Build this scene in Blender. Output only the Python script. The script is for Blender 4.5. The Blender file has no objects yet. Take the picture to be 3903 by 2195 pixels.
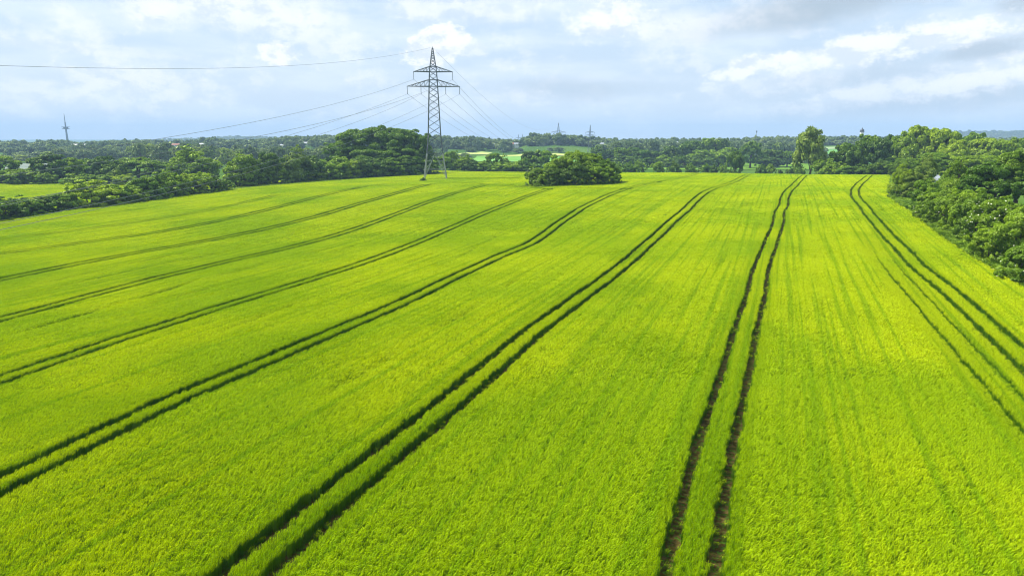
import bpy, math, random
import numpy as np
from mathutils import Vector, Matrix
PI = math.pi
R = math.radians
sc = bpy.context.scene
col = sc.collection
rs = np.random.RandomState(7)
random.seed(7)

# ------------------------------------------------------------------ helpers
def link(o, parent=None):
    col.objects.link(o)
    if parent is not None: o.parent = parent
    return o
def tag(o, label=None, cat=None, group=None, kind=None):
    if label: o['label'] = label
    if cat: o['category'] = cat
    if group: o['group'] = group
    if kind: o['kind'] = kind
    return o
def empty(name, loc, rz=0.0):
    o = bpy.data.objects.new(name, None)
    o.location = loc; o.rotation_euler = (0, 0, rz); o.empty_display_size = .3
    return link(o)
def np_mesh(name, verts, faces, mat=None, smooth=False):
    """verts (n,3), faces (m,k) same k"""
    me = bpy.data.meshes.new(name)
    verts = np.asarray(verts, np.float32); faces = np.asarray(faces, np.int32)
    m, k = faces.shape
    me.vertices.add(len(verts)); me.vertices.foreach_set('co', verts.ravel())
    me.loops.add(m*k); me.loops.foreach_set('vertex_index', faces.ravel())
    me.polygons.add(m); me.polygons.foreach_set('loop_start', np.arange(0, m*k, k, dtype=np.int32))
    me.update(calc_edges=True)
    if smooth: me.polygons.foreach_set('use_smooth', np.ones(m, bool))
    for q in (mat if isinstance(mat, list) else [mat] if mat else []): me.materials.append(q)
    me.validate()
    return me
def obj(name, me, parent=None, loc=None):
    o = bpy.data.objects.new(name, me)
    if loc is not None: o.location = loc
    return link(o, parent)
class MB:
    """collects tubes, boxes and lathes into one mesh"""
    def __init__(s): s.v = []; s.f = []
    def tube(s, a, b, r0, r1=None, n=6, cap=True):
        r1 = r0 if r1 is None else r1
        a = Vector(a); b = Vector(b); d = (b-a)
        if d.length < 1e-6: return
        d.normalize(); u = d.orthogonal().normalized(); w = d.cross(u); k = len(s.v)
        for p, r in ((a, r0), (b, r1)):
            for i in range(n):
                t = 2*PI*i/n; s.v.append(tuple(p + u*(r*math.cos(t)) + w*(r*math.sin(t))))
        for i in range(n):
            j = (i+1) % n; s.f.append((k+i, k+j, k+n+j, k+n+i))
        if cap:
            s.f.append(tuple(k+i for i in reversed(range(n)))); s.f.append(tuple(k+n+i for i in range(n)))
    def path(s, pts, rad, n=6):
        for i in range(len(pts)-1): s.tube(pts[i], pts[i+1], rad[i], rad[i+1], n)
    def box(s, c, size, rz=0):
        k = len(s.v); cx, cy, cz = c; sx, sy, sz = (q/2 for q in size)
        for x in (-sx, sx):
            for y in (-sy, sy):
                for z in (-sz, sz):
                    s.v.append((cx+x*math.cos(rz)-y*math.sin(rz), cy+x*math.sin(rz)+y*math.cos(rz), cz+z))
        for f in ((0,1,3,2),(4,6,7,5),(0,4,5,1),(2,3,7,6),(0,2,6,4),(1,5,7,3)): s.f.append(tuple(k+i for i in f))
    def lathe(s, prof, n=20, c=(0,0)):
        k = len(s.v)
        for r, z in prof:
            for i in range(n):
                t = 2*PI*i/n; s.v.append((c[0]+r*math.cos(t), c[1]+r*math.sin(t), z))
        for q in range(len(prof)-1):
            for i in range(n):
                j = (i+1) % n; a = k+q*n; s.f.append((a+i, a+j, a+n+j, a+n+i))
    def mesh(s, name, mat, smooth=False):
        me = bpy.data.meshes.new(name); me.from_pydata(s.v, [], s.f); me.update()
        if smooth: me.polygons.foreach_set('use_smooth', [True]*len(me.polygons))
        me.materials.append(mat); return me
    def build(s, name, mat, parent=None, loc=None, smooth=False):
        return obj(name, s.mesh(name, mat, smooth), parent, loc)

# ------------------------------------------------------------------ materials
def nt(m):
    m.use_nodes = True; t = m.node_tree; t.nodes.clear(); return t
def N(t, typ, **kw):
    n = t.nodes.new(typ)
    for k, v in kw.items():
        if k.startswith('i_'):
            n.inputs[k[2:].replace('_', ' ')].default_value = v
        else: setattr(n, k, v)
    return n
def mixcol(t, fac, a, b):
    n = t.nodes.new('ShaderNodeMix'); n.data_type = 'RGBA'
    def put(sock, v):
        if isinstance(v, bpy.types.NodeSocket): t.links.new(v, sock)
        elif isinstance(v, (int, float)): sock.default_value = v
        else: sock.default_value = (*v, 1)
    put(n.inputs[0], fac); put(n.inputs[6], a); put(n.inputs[7], b)
    return n.outputs[2]
def ramp(t, src, a, b):
    n = t.nodes.new('ShaderNodeMapRange'); n.interpolation_type = 'SMOOTHSTEP'
    t.links.new(src, n.inputs[0]); n.inputs[1].default_value = a; n.inputs[2].default_value = b
    return n.outputs[0]
def noise(t, scale, detail=3, vec=None, rough=.5):
    n = t.nodes.new('ShaderNodeTexNoise'); n.inputs['Scale'].default_value = scale
    n.inputs['Detail'].default_value = detail; n.inputs['Roughness'].default_value = rough
    if vec is not None: t.links.new(vec, n.inputs['Vector'])
    return n.outputs[0]
def leaf_mat(name, c1, c2, trans=.35, nscale=.25, rough=.5, tcol=None, gloss=.04):
    m = bpy.data.materials.new(name); t = nt(m)
    geo = N(t, 'ShaderNodeNewGeometry'); oi = N(t, 'ShaderNodeObjectInfo')
    f = ramp(t, noise(t, nscale, 3, geo.outputs['Position']), .35, .65)
    c = mixcol(t, f, c1, c2)
    hsv = N(t, 'ShaderNodeHueSaturation'); t.links.new(c, hsv.inputs['Color'])
    mr = t.nodes.new('ShaderNodeMapRange'); t.links.new(oi.outputs['Random'], mr.inputs[0]); mr.inputs[3].default_value = .78; mr.inputs[4].default_value = 1.22
    t.links.new(mr.outputs[0], hsv.inputs['Value'])
    mr2 = t.nodes.new('ShaderNodeMapRange'); t.links.new(oi.outputs['Random'], mr2.inputs[0]); mr2.inputs[3].default_value = .512; mr2.inputs[4].default_value = .488
    t.links.new(mr2.outputs[0], hsv.inputs['Hue'])
    c = hsv.outputs[0]
    d = N(t, 'ShaderNodeBsdfDiffuse'); t.links.new(c, d.inputs[0])
    tr = N(t, 'ShaderNodeBsdfTranslucent')
    if tcol:
        mm = N(t, 'ShaderNodeMix', data_type='RGBA', blend_type='MULTIPLY'); mm.inputs[0].default_value = 1
        t.links.new(c, mm.inputs[6]); mm.inputs[7].default_value = (*tcol, 1); t.links.new(mm.outputs[2], tr.inputs[0])
    else: t.links.new(c, tr.inputs[0])
    mx = N(t, 'ShaderNodeMixShader'); mx.inputs[0].default_value = trans
    t.links.new(d.outputs[0], mx.inputs[1]); t.links.new(tr.outputs[0], mx.inputs[2])
    g = N(t, 'ShaderNodeBsdfGlossy'); g.inputs['Roughness'].default_value = rough; g.inputs[0].default_value = (.8, .9, .5, 1)
    mx2 = N(t, 'ShaderNodeMixShader'); mx2.inputs[0].default_value = gloss
    t.links.new(mx.outputs[0], mx2.inputs[1]); t.links.new(g.outputs[0], mx2.inputs[2])
    o = N(t, 'ShaderNodeOutputMaterial'); t.links.new(mx2.outputs[0], o.inputs[0])
    return m
def plain(name, c, rough=.8, metal=0.0, var=.15, scale=3.0):
    m = bpy.data.materials.new(name); t = nt(m)
    geo = N(t, 'ShaderNodeNewGeometry')
    f = noise(t, scale, 4, geo.outputs['Position'])
    cc = mixcol(t, f, tuple(q*(1-var) for q in c), tuple(q*(1+var) for q in c))
    b = N(t, 'ShaderNodeBsdfPrincipled'); t.links.new(cc, b.inputs['Base Color'])
    b.inputs['Roughness'].default_value = rough; b.inputs['Metallic'].default_value = metal
    o = N(t, 'ShaderNodeOutputMaterial'); t.links.new(b.outputs[0], o.inputs[0])
    return m
M = {}
M['oak'] = leaf_mat('oak_leaves', (.072, .16, .004), (.12, .225, .006), .34, .18, tcol=(1.2, 1.2, .5))
M['bush'] = leaf_mat('shrub_leaves', (0.123, 0.231, 0.005), (0.202, 0.33, 0.008), .34, .3, tcol=(1.2, 1.2, .5))
M['yellow'] = leaf_mat('bright_leaves', (.17, .28, .005), (.25, .37, .008), .36, .3, tcol=(1.2, 1.2, .5))
M['willow'] = leaf_mat('willow_leaves', (.18, .27, .035), (.25, .34, .05), .34, .4, gloss=.03)
M['dark'] = leaf_mat('dark_leaves', (0.062, 0.143, 0.005), (0.101, 0.187, 0.007), .30, .2)
M['far'] = leaf_mat('hazed_far_leaves', (.10, .165, .05), (.18, .25, .07), .3, .02)  # paler, bluer green: part of the distance haze is in this colour
M['blossom'] = plain('elder_blossom', (.75, .74, .55), .8, 0, .1, 5)
M['bark'] = plain('bark', (.10, .075, .05), .9, 0, .4, 6)
M['steel'] = plain('galvanised_steel_lit', (.32, .34, .31), .55, .3, .25, 1.5)  # paler copy of the pylon steel: the sunlit look of its legs in colour
M['steel_dark'] = plain('dark_steel', (.09, .11, .12), .6, .3, .2, 1.5)  # dark tone of the same steel, for lattice body, arms and antenna head
M['glass'] = plain('insulator_glass', (.06, .09, .08), .25, 0, .1)
M['wire'] = plain('aluminium_wire', (.22, .24, .25), .45, .6, .1)
M['concrete'] = plain('concrete', (.36, .36, .34), .9, 0, .15, 2)
M['render_wall'] = plain('white_render', (.78, .77, .74), .85, 0, .05, 1)
M['brick_wall'] = plain('brick', (.34, .17, .11), .9, 0, .2, 4)
M['roof_red'] = plain('red_tiles', (.30, .12, .08), .85, 0, .2, 3)
M['roof_grey'] = plain('grey_sheet_roof', (.30, .33, .36), .5, 0, .1, 1)
M['window'] = plain('window_glass', (.03, .04, .05), .15, 0, .1)
M['dome'] = plain('slate_dome', (.05, .055, .06), .6, 0, .2)
M['tower'] = plain('tower_concrete', (.09, .11, .13), .8, 0, .1)

# ------------------------------------------------------------------ camera: 690 px focal length on a 1024 px wide frame
cam = bpy.data.cameras.new('camera'); co = bpy.data.objects.new('camera', cam); link(co)
cam.sensor_width = 36; cam.lens = 690/1024*36; cam.clip_start = .5; cam.clip_end = 20000
FO = 690*3903/1024; PX, PY, YH = 1951.5, 1097.5, 524.0
PITCH = math.atan((PY-YH)/FO)
co.location = (0, 0, 0); co.rotation_euler = (PI/2-PITCH, 0, 0)
sc.camera = co
def ray(x, y):
    a = (x-PX)/FO; b = -(y-PY)/FO
    return np.array([a, math.cos(PITCH)+b*math.sin(PITCH), -math.sin(PITCH)+b*math.cos(PITCH)])
def at(x, y, Y):
    r = ray(x, y); return r*(Y/r[1])

# ------------------------------------------------------------------ terrain (metres; the camera hovers about 18 m above the near field)
HN=[[-22.9, -22.1, -21.2, -20.4, -19.6, -18.7, -18.1, -17.6, -17.4, -17.5, -17.6, -17.6, -17.6, -17.5, -17.3, -17.0, -16.7, -16.4, -16.1, -15.8, -15.5], [-23.3, -22.5, -21.7, -20.9, -20.0, -19.2, -18.4, -17.8, -17.4, -17.4, -17.5, -17.5, -17.4, -17.2, -16.9, -16.7, -16.4, -16.1, -15.8, -15.5, -15.2], [-23.6, -22.9, -22.1, -21.3, -20.5, -19.7, -18.9, -18.1, -17.5, -17.4, -17.3, -17.3, -17.1, -16.9, -16.6, -16.3, -16.0, -15.7, -15.4, -15.1, -14.9], [-24.0, -23.2, -22.5, -21.8, -21.0, -20.3, -19.5, -18.7, -17.9, -17.4, -17.2, -17.0, -16.8, -16.5, -16.3, -16.0, -15.7, -15.4, -15.1, -14.8, -14.5], [-24.3, -23.6, -22.8, -22.1, -21.5, -20.8, -20.1, -19.3, -18.4, -17.7, -17.2, -16.9, -16.5, -16.2, -15.9, -15.6, -15.3, -15.0, -14.8, -14.5, -14.2], [-24.5, -23.8, -23.1, -22.4, -21.8, -21.1, -20.5, -19.7, -18.8, -18.0, -17.3, -16.8, -16.3, -15.9, -15.5, -15.2, -14.9, -14.7, -14.4, -14.2, -14.0], [-24.7, -24.0, -23.3, -22.6, -22.0, -21.3, -20.6, -19.9, -19.0, -18.1, -17.3, -16.6, -16.0, -15.6, -15.2, -14.9, -14.6, -14.4, -14.2, -14.0, -13.8], [-24.8, -24.1, -23.4, -22.7, -22.0, -21.4, -20.7, -19.9, -19.0, -18.0, -17.1, -16.4, -15.7, -15.2, -14.8, -14.5, -14.3, -14.1, -13.9, -13.8, -13.6], [-24.9, -24.1, -23.4, -22.7, -22.0, -21.3, -20.5, -19.6, -18.7, -17.7, -16.8, -16.0, -15.4, -14.9, -14.5, -14.3, -14.1, -13.9, -13.8, -13.7, -13.5], [-24.9, -24.1, -23.3, -22.6, -21.8, -21.0, -20.2, -19.3, -18.3, -17.4, -16.5, -15.7, -15.1, -14.6, -14.3, -14.1, -13.9, -13.8, -13.7, -13.6, -13.5], [-24.8, -24.0, -23.2, -22.4, -21.6, -20.7, -19.8, -18.8, -17.9, -17.0, -16.1, -15.4, -14.9, -14.4, -14.2, -14.0, -13.8, -13.8, -13.7, -13.6, -13.6], [-24.7, -23.9, -23.0, -22.2, -21.3, -20.4, -19.4, -18.5, -17.5, -16.7, -15.9, -15.2, -14.7, -14.4, -14.1, -14.0, -13.9, -13.9, -13.8, -13.8, -13.8], [-24.6, -23.7, -22.9, -22.0, -21.0, -20.1, -19.1, -18.2, -17.3, -16.5, -15.8, -15.2, -14.7, -14.4, -14.3, -14.2, -14.1, -14.1, -14.1, -14.1, -14.0], [-24.5, -23.6, -22.7, -21.8, -20.8, -19.9, -19.0, -18.1, -17.2, -16.5, -15.9, -15.4, -15.0, -14.7, -14.6, -14.5, -14.4, -14.4, -14.4, -14.4, -14.4], [-24.4, -23.5, -22.6, -21.7, -20.7, -19.8, -18.9, -18.0, -17.3, -16.6, -16.1, -15.6, -15.3, -15.1, -15.0, -14.9, -14.9, -14.9, -14.9, -14.9, -14.9], [-24.3, -23.4, -22.5, -21.6, -20.7, -19.8, -19.0, -18.2, -17.5, -16.9, -16.4, -16.1, -15.8, -15.6, -15.5, -15.5, -15.5, -15.5, -15.4, -15.4, -15.4], [-24.2, -23.4, -22.5, -21.7, -20.8, -20.0, -19.2, -18.4, -17.8, -17.3, -16.9, -16.6, -16.4, -16.2, -16.1, -16.1, -16.1, -16.1, -16.1, -16.1, -16.0], [-24.2, -23.4, -22.5, -21.7, -20.9, -20.2, -19.4, -18.8, -18.2, -17.8, -17.4, -17.2, -17.0, -16.9, -16.8, -16.8, -16.8, -16.8, -16.7, -16.7, -16.7], [-24.2, -23.4, -22.6, -21.9, -21.1, -20.4, -19.8, -19.2, -18.7, -18.3, -18.0, -17.8, -17.6, -17.5, -17.5, -17.5, -17.5, -17.5, -17.4, -17.4, -17.4], [-24.2, -23.4, -22.7, -22.0, -21.3, -20.7, -20.1, -19.6, -19.2, -18.8, -18.6, -18.4, -18.3, -18.2, -18.2, -18.2, -18.2, -18.2, -18.1, -18.1, -18.1], [-24.2, -23.5, -22.8, -22.2, -21.5, -21.0, -20.5, -20.0, -19.7, -19.4, -19.2, -19.0, -18.9, -18.9, -18.9, -18.9, -18.9, -18.9, -18.8, -18.8, -18.8]]
TRK={'A': [(-135.5, 181.2), (-131.3, 189.5), (-126.9, 197.7), (-122.1, 206.0), (-117.1, 214.2)], 'B': [(-112.8, 155.3), (-103.6, 168.2), (-96.5, 181.1), (-91.7, 194.0), (-88.6, 206.9), (-86.6, 219.8), (-85.4, 232.7), (-84.3, 245.6)], 'C': [(-98.7, 130.3), (-90.4, 143.1), (-82.3, 155.8), (-76.7, 168.6), (-73.1, 181.4), (-70.6, 194.1), (-68.6, 206.9), (-66.8, 219.6), (-64.9, 232.4), (-63.0, 245.2), (-60.9, 257.9), (-58.5, 270.7)], 'D': [(-77.7, 101.9), (-74.4, 114.5), (-69.7, 127.2), (-63.2, 139.8), (-57.5, 152.5), (-53.3, 165.1), (-50.0, 177.8), (-47.3, 190.4), (-44.7, 203.1), (-42.1, 215.7), (-39.6, 228.4), (-37.3, 241.0), (-35.0, 253.7), (-32.9, 266.3)], 'E': [(-57.3, 74.7), (-55.0, 87.2), (-52.2, 99.8), (-47.7, 112.3), (-42.1, 124.8), (-37.7, 137.3), (-34.3, 149.8), (-31.6, 162.3), (-29.1, 174.8), (-26.6, 187.3), (-23.8, 199.8), (-20.9, 212.4), (-17.6, 224.9), (-14.0, 237.4), (-10.5, 249.9)], 'F': [(-40.2, 51.0), (-37.4, 63.3), (-33.9, 75.6), (-29.4, 87.9), (-25.1, 100.2), (-21.2, 112.5), (-18.0, 124.8), (-15.0, 137.1), (-11.7, 149.4), (-8.4, 161.7), (-4.8, 174.0), (-1.0, 186.3), (3.0, 198.6), (7.1, 210.9), (11.4, 223.2)], 'G': [(-26.7, 33.0), (-23.5, 45.2), (-18.9, 57.4), (-14.3, 69.6), (-10.3, 81.8), (-6.5, 94.0), (-2.3, 106.2), (3.1, 118.4), (6.3, 130.6), (9.5, 142.8), (12.9, 155.0), (16.5, 167.2), (20.7, 179.4), (25.4, 191.6), (30.5, 203.8), (36.1, 216.0), (43.1, 228.2), (50.4, 240.3), (57.9, 252.5), (64.4, 264.7), (69.6, 276.9), (74.1, 289.1), (78.4, 301.3), (82.6, 313.5), (86.7, 325.7), (90.7, 337.9), (94.6, 350.1), (98.5, 362.3), (102.4, 374.5)], 'H': [(-11.2, 24.9), (-6.7, 37.2), (-2.3, 49.5), (2.2, 61.8), (7.0, 74.1), (12.2, 86.4), (16.9, 98.7), (21.5, 111.0), (26.2, 123.2), (30.7, 135.5), (35.6, 147.8), (40.6, 160.1), (45.2, 172.4), (49.8, 184.7), (54.9, 197.0), (61.1, 209.3), (68.3, 221.6), (74.5, 233.9), (79.9, 246.2), (84.8, 258.5), (89.8, 270.8), (94.7, 283.1), (99.6, 295.4), (104.5, 307.7), (109.3, 320.0), (114.2, 332.3), (119.0, 344.6), (123.8, 356.9), (128.6, 369.2), (133.4, 381.5), (138.1, 393.8)], 'I': [(7.2, 25.1), (11.9, 37.5), (16.9, 49.9), (22.0, 62.4), (27.0, 74.8), (31.9, 87.2), (37.0, 99.6), (42.4, 112.0), (47.8, 124.5), (53.0, 136.9), (57.8, 149.3), (63.5, 161.7), (68.4, 174.2), (73.7, 186.6), (79.6, 199.0), (85.6, 211.4), (91.4, 223.8), (97.2, 236.3), (102.8, 248.7), (108.5, 261.1), (114.2, 273.5), (120.0, 286.0), (125.9, 298.4), (131.8, 310.8), (137.7, 323.2)], 'J': [(40.6, 52.3), (45.3, 65.0), (49.6, 77.6), (53.8, 90.3), (58.6, 102.9), (63.3, 115.6), (68.1, 128.2), (73.1, 140.9), (78.2, 153.5), (83.1, 166.2), (88.3, 178.8), (94.4, 191.5), (101.1, 204.1), (108.1, 216.8), (115.3, 229.4), (122.4, 242.1), (129.4, 254.7), (136.4, 267.4), (143.3, 280.0)], 'K': [(32.4, 41.0), (36.8, 53.5), (41.3, 66.0), (45.8, 78.5), (50.3, 91.0), (55.0, 103.5), (59.9, 116.0)], 'hl': [(-146.9, 197.0), (-144.2, 209.6), (-140.8, 222.1), (-136.3, 234.7), (-132.0, 247.3), (-128.3, 259.8), (-124.4, 272.4), (-119.5, 285.0), (-113.0, 297.5), (-103.3, 310.1), (-92.2, 322.6), (-80.1, 335.2), (-67.6, 347.8), (-55.4, 360.3), (-44.5, 372.9)], 'hr': [(59.7, 78.8), (63.6, 90.9), (67.9, 103.1), (72.4, 115.2), (77.1, 127.3), (81.8, 139.5), (86.2, 151.6), (90.7, 163.7), (95.8, 175.9), (101.9, 188.0), (108.5, 200.1), (115.1, 212.3), (121.8, 224.4), (128.4, 236.5), (135.1, 248.7), (141.7, 260.8), (148.4, 273.0), (155.0, 285.1)]}

HN = np.array(HN); HX0, HY0, HD = -180., 0., 20.
def cub(p0, p1, p2, p3, t): return p1+.5*t*(p2-p0+t*(2*p0-5*p1+4*p2-p3+t*(3*(p1-p2)+p3-p0)))
def Cn(x, y):
    n = HN.shape
    gx = np.clip((x-HX0)/HD, 0, n[1]-1.001); gy = np.clip((y-HY0)/HD, 0, n[0]-1.001)
    i = gx.astype(int); j = gy.astype(int); a = gx-i; b = gy-j
    f = lambda jj: cub(*[HN[np.clip(jj, 0, n[0]-1), np.clip(i+k, 0, n[1]-1)] for k in (-1, 0, 1, 2)], a)
    return cub(*[f(j+k) for k in (-1, 0, 1, 2)], b)
def crestY(x): return np.interp(x, [-260, -40, 20, 80, 130, 200, 300], [400, 415, 368, 335, 290, 275, 270])
# skyline of the far ridge: (photo x, photo y in a 2576 px wide frame)
SKX = [-900, 0, 400, 520, 600, 680, 760, 870, 1000, 1100, 1215, 1235, 1300, 1325, 1400, 1480, 1550, 1600, 1700, 1850, 2000, 2100, 2240, 2400, 2576, 3400]
SKY = [350, 351, 350, 348, 346, 346, 341, 340, 341, 341, 343, 347, 348, 341, 340, 343, 349, 347, 345, 346, 343, 341, 343, 346, 346, 346]
RIDGE = 1080.
def ridge_ground(az):
    px = 1288+np.tan(az)*1736.*1.0
    y = np.interp(px, SKX, SKY)
    return (346-y)*1.515/FO*RIDGE*1.4 - 14.3
def smax(a, b, k=2.5): return k*np.logaddexp(a/k, b/k)
def vnoise(x, y, s, seed=0):
    return (np.sin(x/s+seed)*np.cos(y/s*1.3+seed*2.1)+np.sin(x/s*2.3+y/s*1.1+seed*3)*.5)/1.5
def C(x, y):
    """canopy level of the crops / ground level elsewhere"""
    x = np.asarray(x, float); y = np.asarray(y, float)
    yc = crestY(x)
    h = Cn(x, np.minimum(y, yc))
    e = np.maximum(0, y-yc)
    h = h - .045*e - .0016*np.minimum(e, 90)**2 - .25*np.maximum(0, e-90)
    az = np.arctan2(x, np.maximum(y, 1))
    rg = ridge_ground(az)
    r = np.maximum(y, 1)
    w = np.clip((r-860)/(RIDGE-860), 0, 1); w = w*w*(3-2*w)
    low = np.interp(r, [0, 300, 430, 480, 600, 860, 6500], [-30, -26, -22.8, -24.2, -25., -24., -26])
    v = low*(1-w)+(rg)*w
    back = np.interp(r, [1100, 1500, 2600, 7000], [0, -6, -14, -10])
    v = v + np.where(r > 1100, back, 0) + vnoise(x, y, 130, 1)*.8*np.clip((r-450)/300, 0, 1)
    return smax(h, v)
def G(x, y):
    """ground: 0.8 m under the crop canopy"""
    return C(x, y)-.8
TT = np.concatenate([np.arange(8, 500, .5), np.arange(500, 1800, 3.)])
def hit(x, y, off=0.0):
    r = ray(x, y); P = r[None]*TT[:, None]
    b = P[:, 2] < C(P[:, 0], P[:, 1])+off
    k = int(np.argmax(b))
    return P[k] if b[k] else None
def line_x(pts, y):
    """x of a polyline at y, extended straight beyond both ends"""
    p = np.array(pts); xs, ys = p[:, 0], p[:, 1]
    s0 = (xs[1]-xs[0])/(ys[1]-ys[0]); s1 = (xs[-1]-xs[-2])/(ys[-1]-ys[-2])
    o = np.interp(y, ys, xs)
    o = np.where(y < ys[0], xs[0]+(y-ys[0])*s0, o)
    return np.where(y > ys[-1], xs[-1]+(y-ys[-1])*s1, o)
def in_field(x, y):
    l = line_x(TRK['hl'], y); r = line_x(TRK['hr'], y)
    l = np.where(y > 373, -60, l)
    return (x > l+1.5) & (x < r-1.0) & (y < crestY(x)+45)
def in_left_field(x, y):
    l = line_x(TRK['hl'], y)
    return (x < l-9) & (y < 350) & (y > 200)
SKYB = 6.9; SUNE = 5.0; EXPO = .76; HAZE = .00018; HAZEC = (.45, .67, .95); ZLO = -60.; ZHI = 150.; DENOISE = True

# ------------------------------------------------------------------ ground sheet
def build_ground():
    xs = np.concatenate([np.linspace(-9000, -1600, 24), np.linspace(-1500, -270, 83), np.arange(-260, 262, 2.), np.linspace(272, 1500, 83), np.linspace(1600, 9000, 24)])
    ys = np.concatenate([np.linspace(-400, -20, 10), np.arange(-10, 460, 2.), np.arange(468, 1300, 9.), np.linspace(1320, 9000, 90)])
    X, Y = np.meshgrid(xs, ys)
    Z = G(X, Y)
    V = np.stack([X.ravel(), Y.ravel(), Z.ravel()], 1)
    nx, ny = len(xs), len(ys)
    i, j = np.meshgrid(np.arange(nx-1), np.arange(ny-1)); k = (j*nx+i).ravel()
    F = np.stack([k, k+1, k+nx+1, k+nx], 1)
    m = bpy.data.materials.new('ground'); t = nt(m)
    geo = N(t, 'ShaderNodeNewGeometry'); p = geo.outputs['Position']
    at_ = N(t, 'ShaderNodeAttribute', attribute_name='soil')
    g = mixcol(t, ramp(t, noise(t, .012, 4, p), .4, .6), (.055, .12, .015), (.10, .17, .03))
    g = mixcol(t, ramp(t, noise(t, .8, 3, p), .35, .7), g, (.045, .10, .012))
    s = mixcol(t, ramp(t, noise(t, 2.2, 4, p), .45, .62), (.05, .040, .010), (.095, .070, .022))
    s = mixcol(t, ramp(t, noise(t, 5, 3, p), .50, .62), s, (.05, .10, .01))
    c = mixcol(t, at_.outputs['Fac'], g, s)
    b = N(t, 'ShaderNodeBsdfDiffuse'); t.links.new(c, b.inputs[0])
    bp = N(t, 'ShaderNodeBump'); bp.inputs['Strength'].default_value = .6; bp.inputs['Distance'].default_value = .1
    t.links.new(noise(t, 6, 4, p), bp.inputs['Height']); t.links.new(bp.outputs[0], b.inputs['Normal'])
    o = N(t, 'ShaderNodeOutputMaterial'); t.links.new(b.outputs[0], o.inputs[0])
    me = np_mesh('ground', V, F, m, True)
    a = me.attributes.new('soil', 'FLOAT', 'POINT')
    a.data.foreach_set('value', in_field(V[:, 0], V[:, 1]).astype(np.float32))
    tag(obj('ground', me), kind='structure')
build_ground()

def patch(name, quad, c1, c2, lift=.35, stripes=0):
    """a sown field draped on the ground between four corners given in plan (x, y)"""
    q = np.array(quad, float); n = 18
    u, v = np.meshgrid(np.linspace(0, 1, n), np.linspace(0, 1, n))
    u = u[..., None]; v = v[..., None]
    P = (q[0]*(1-u)+q[1]*u)*(1-v)+(q[3]*(1-u)+q[2]*u)*v
    X, Y = P[..., 0].ravel(), P[..., 1].ravel(); Z = G(X, Y)+lift
    i, j = np.meshgrid(np.arange(n-1), np.arange(n-1)); k = (j*n+i).ravel()
    F = np.stack([k, k+1, k+n+1, k+n], 1)
    m = bpy.data.materials.new(name); t = nt(m); geo = N(t, 'ShaderNodeNewGeometry')
    f = ramp(t, noise(t, .02, 4, geo.outputs['Position']), .35, .65)
    c = mixcol(t, f, c1, c2)
    d = N(t, 'ShaderNodeBsdfDiffuse'); t.links.new(c, d.inputs[0])
    o = N(t, 'ShaderNodeOutputMaterial'); t.links.new(d.outputs[0], o.inputs[0])
    return tag(obj(name, np_mesh(name, np.stack([X, Y, Z], 1), F, m, True)), kind='structure')
def ppatch(name, pts, c1, c2, lift=.35):
    """corners read off the photo (near left, near right, far right, far left), put where those rays meet the land"""
    q = []
    for x, y in pts:
        h = hit(x*1.515, y*1.515, -.8)
        if h is None: return
        q.append((h[0], h[1]))
    return patch(name, q, c1, c2, lift)

# ------------------------------------------------------------------ crop: real stems instanced over the field
def tuft(name, seed, rad, n, h, w, lean, mat):
    """n bearded stems: an upright stalk, a leaf and a bent ear with a fan of awns"""
    r = np.random.RandomState(seed); V = []; F = []
    a = r.uniform(0, 2*PI, n); q = np.sqrt(r.uniform(0, 1, n))*rad
    for k in range(n):
        x, y = q[k]*math.cos(a[k]), q[k]*math.sin(a[k])
        hh = h*r.uniform(.80, 1.06); th = r.uniform(0, PI); cx, cy = math.cos(th), math.sin(th)
        ld = r.normal(0, .55); lx, ly = math.cos(ld)*lean, math.sin(ld)*lean   # leans towards +x
        ww = w*r.uniform(.7, 1.3)
        # stalk with leaves
        b = len(V)
        for (f, wd, l) in ((0, .5, 0), (.55, .9, .12), (.82, .55, .35)):
            px, py, pz = x+lx*l*hh, y+ly*l*hh, hh*f
            V += [(px-cx*ww*wd/2, py-cy*ww*wd/2, pz), (px+cx*ww*wd/2, py+cy*ww*wd/2, pz)]
        F += [(b, b+1, b+3, b+2), (b+2, b+3, b+5, b+4)]
        # ear + awns, bending over
        th2 = th+r.uniform(-.8, .8); ex, ey = math.cos(th2), math.sin(th2); b = len(V)
        for (f, wd, l) in ((.80, .45, .33), (.96, 1.15, .62), (1.0, .35, 1.15)):
            px, py, pz = x+lx*l*hh, y+ly*l*hh, hh*f
            V += [(px-ex*ww*wd/2, py-ey*ww*wd/2, pz), (px+ex*ww*wd/2, py+ey*ww*wd/2, pz)]
        F += [(b, b+1, b+3, b+2), (b+2, b+3, b+5, b+4)]
    me = np_mesh(name, V, F, mat, True)
    if isinstance(mat, list): me.polygons.foreach_set('material_index', (np.arange(len(F)) % 4 < 2).astype(np.int32))
    return bpy.data.objects.new(name, me)

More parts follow.
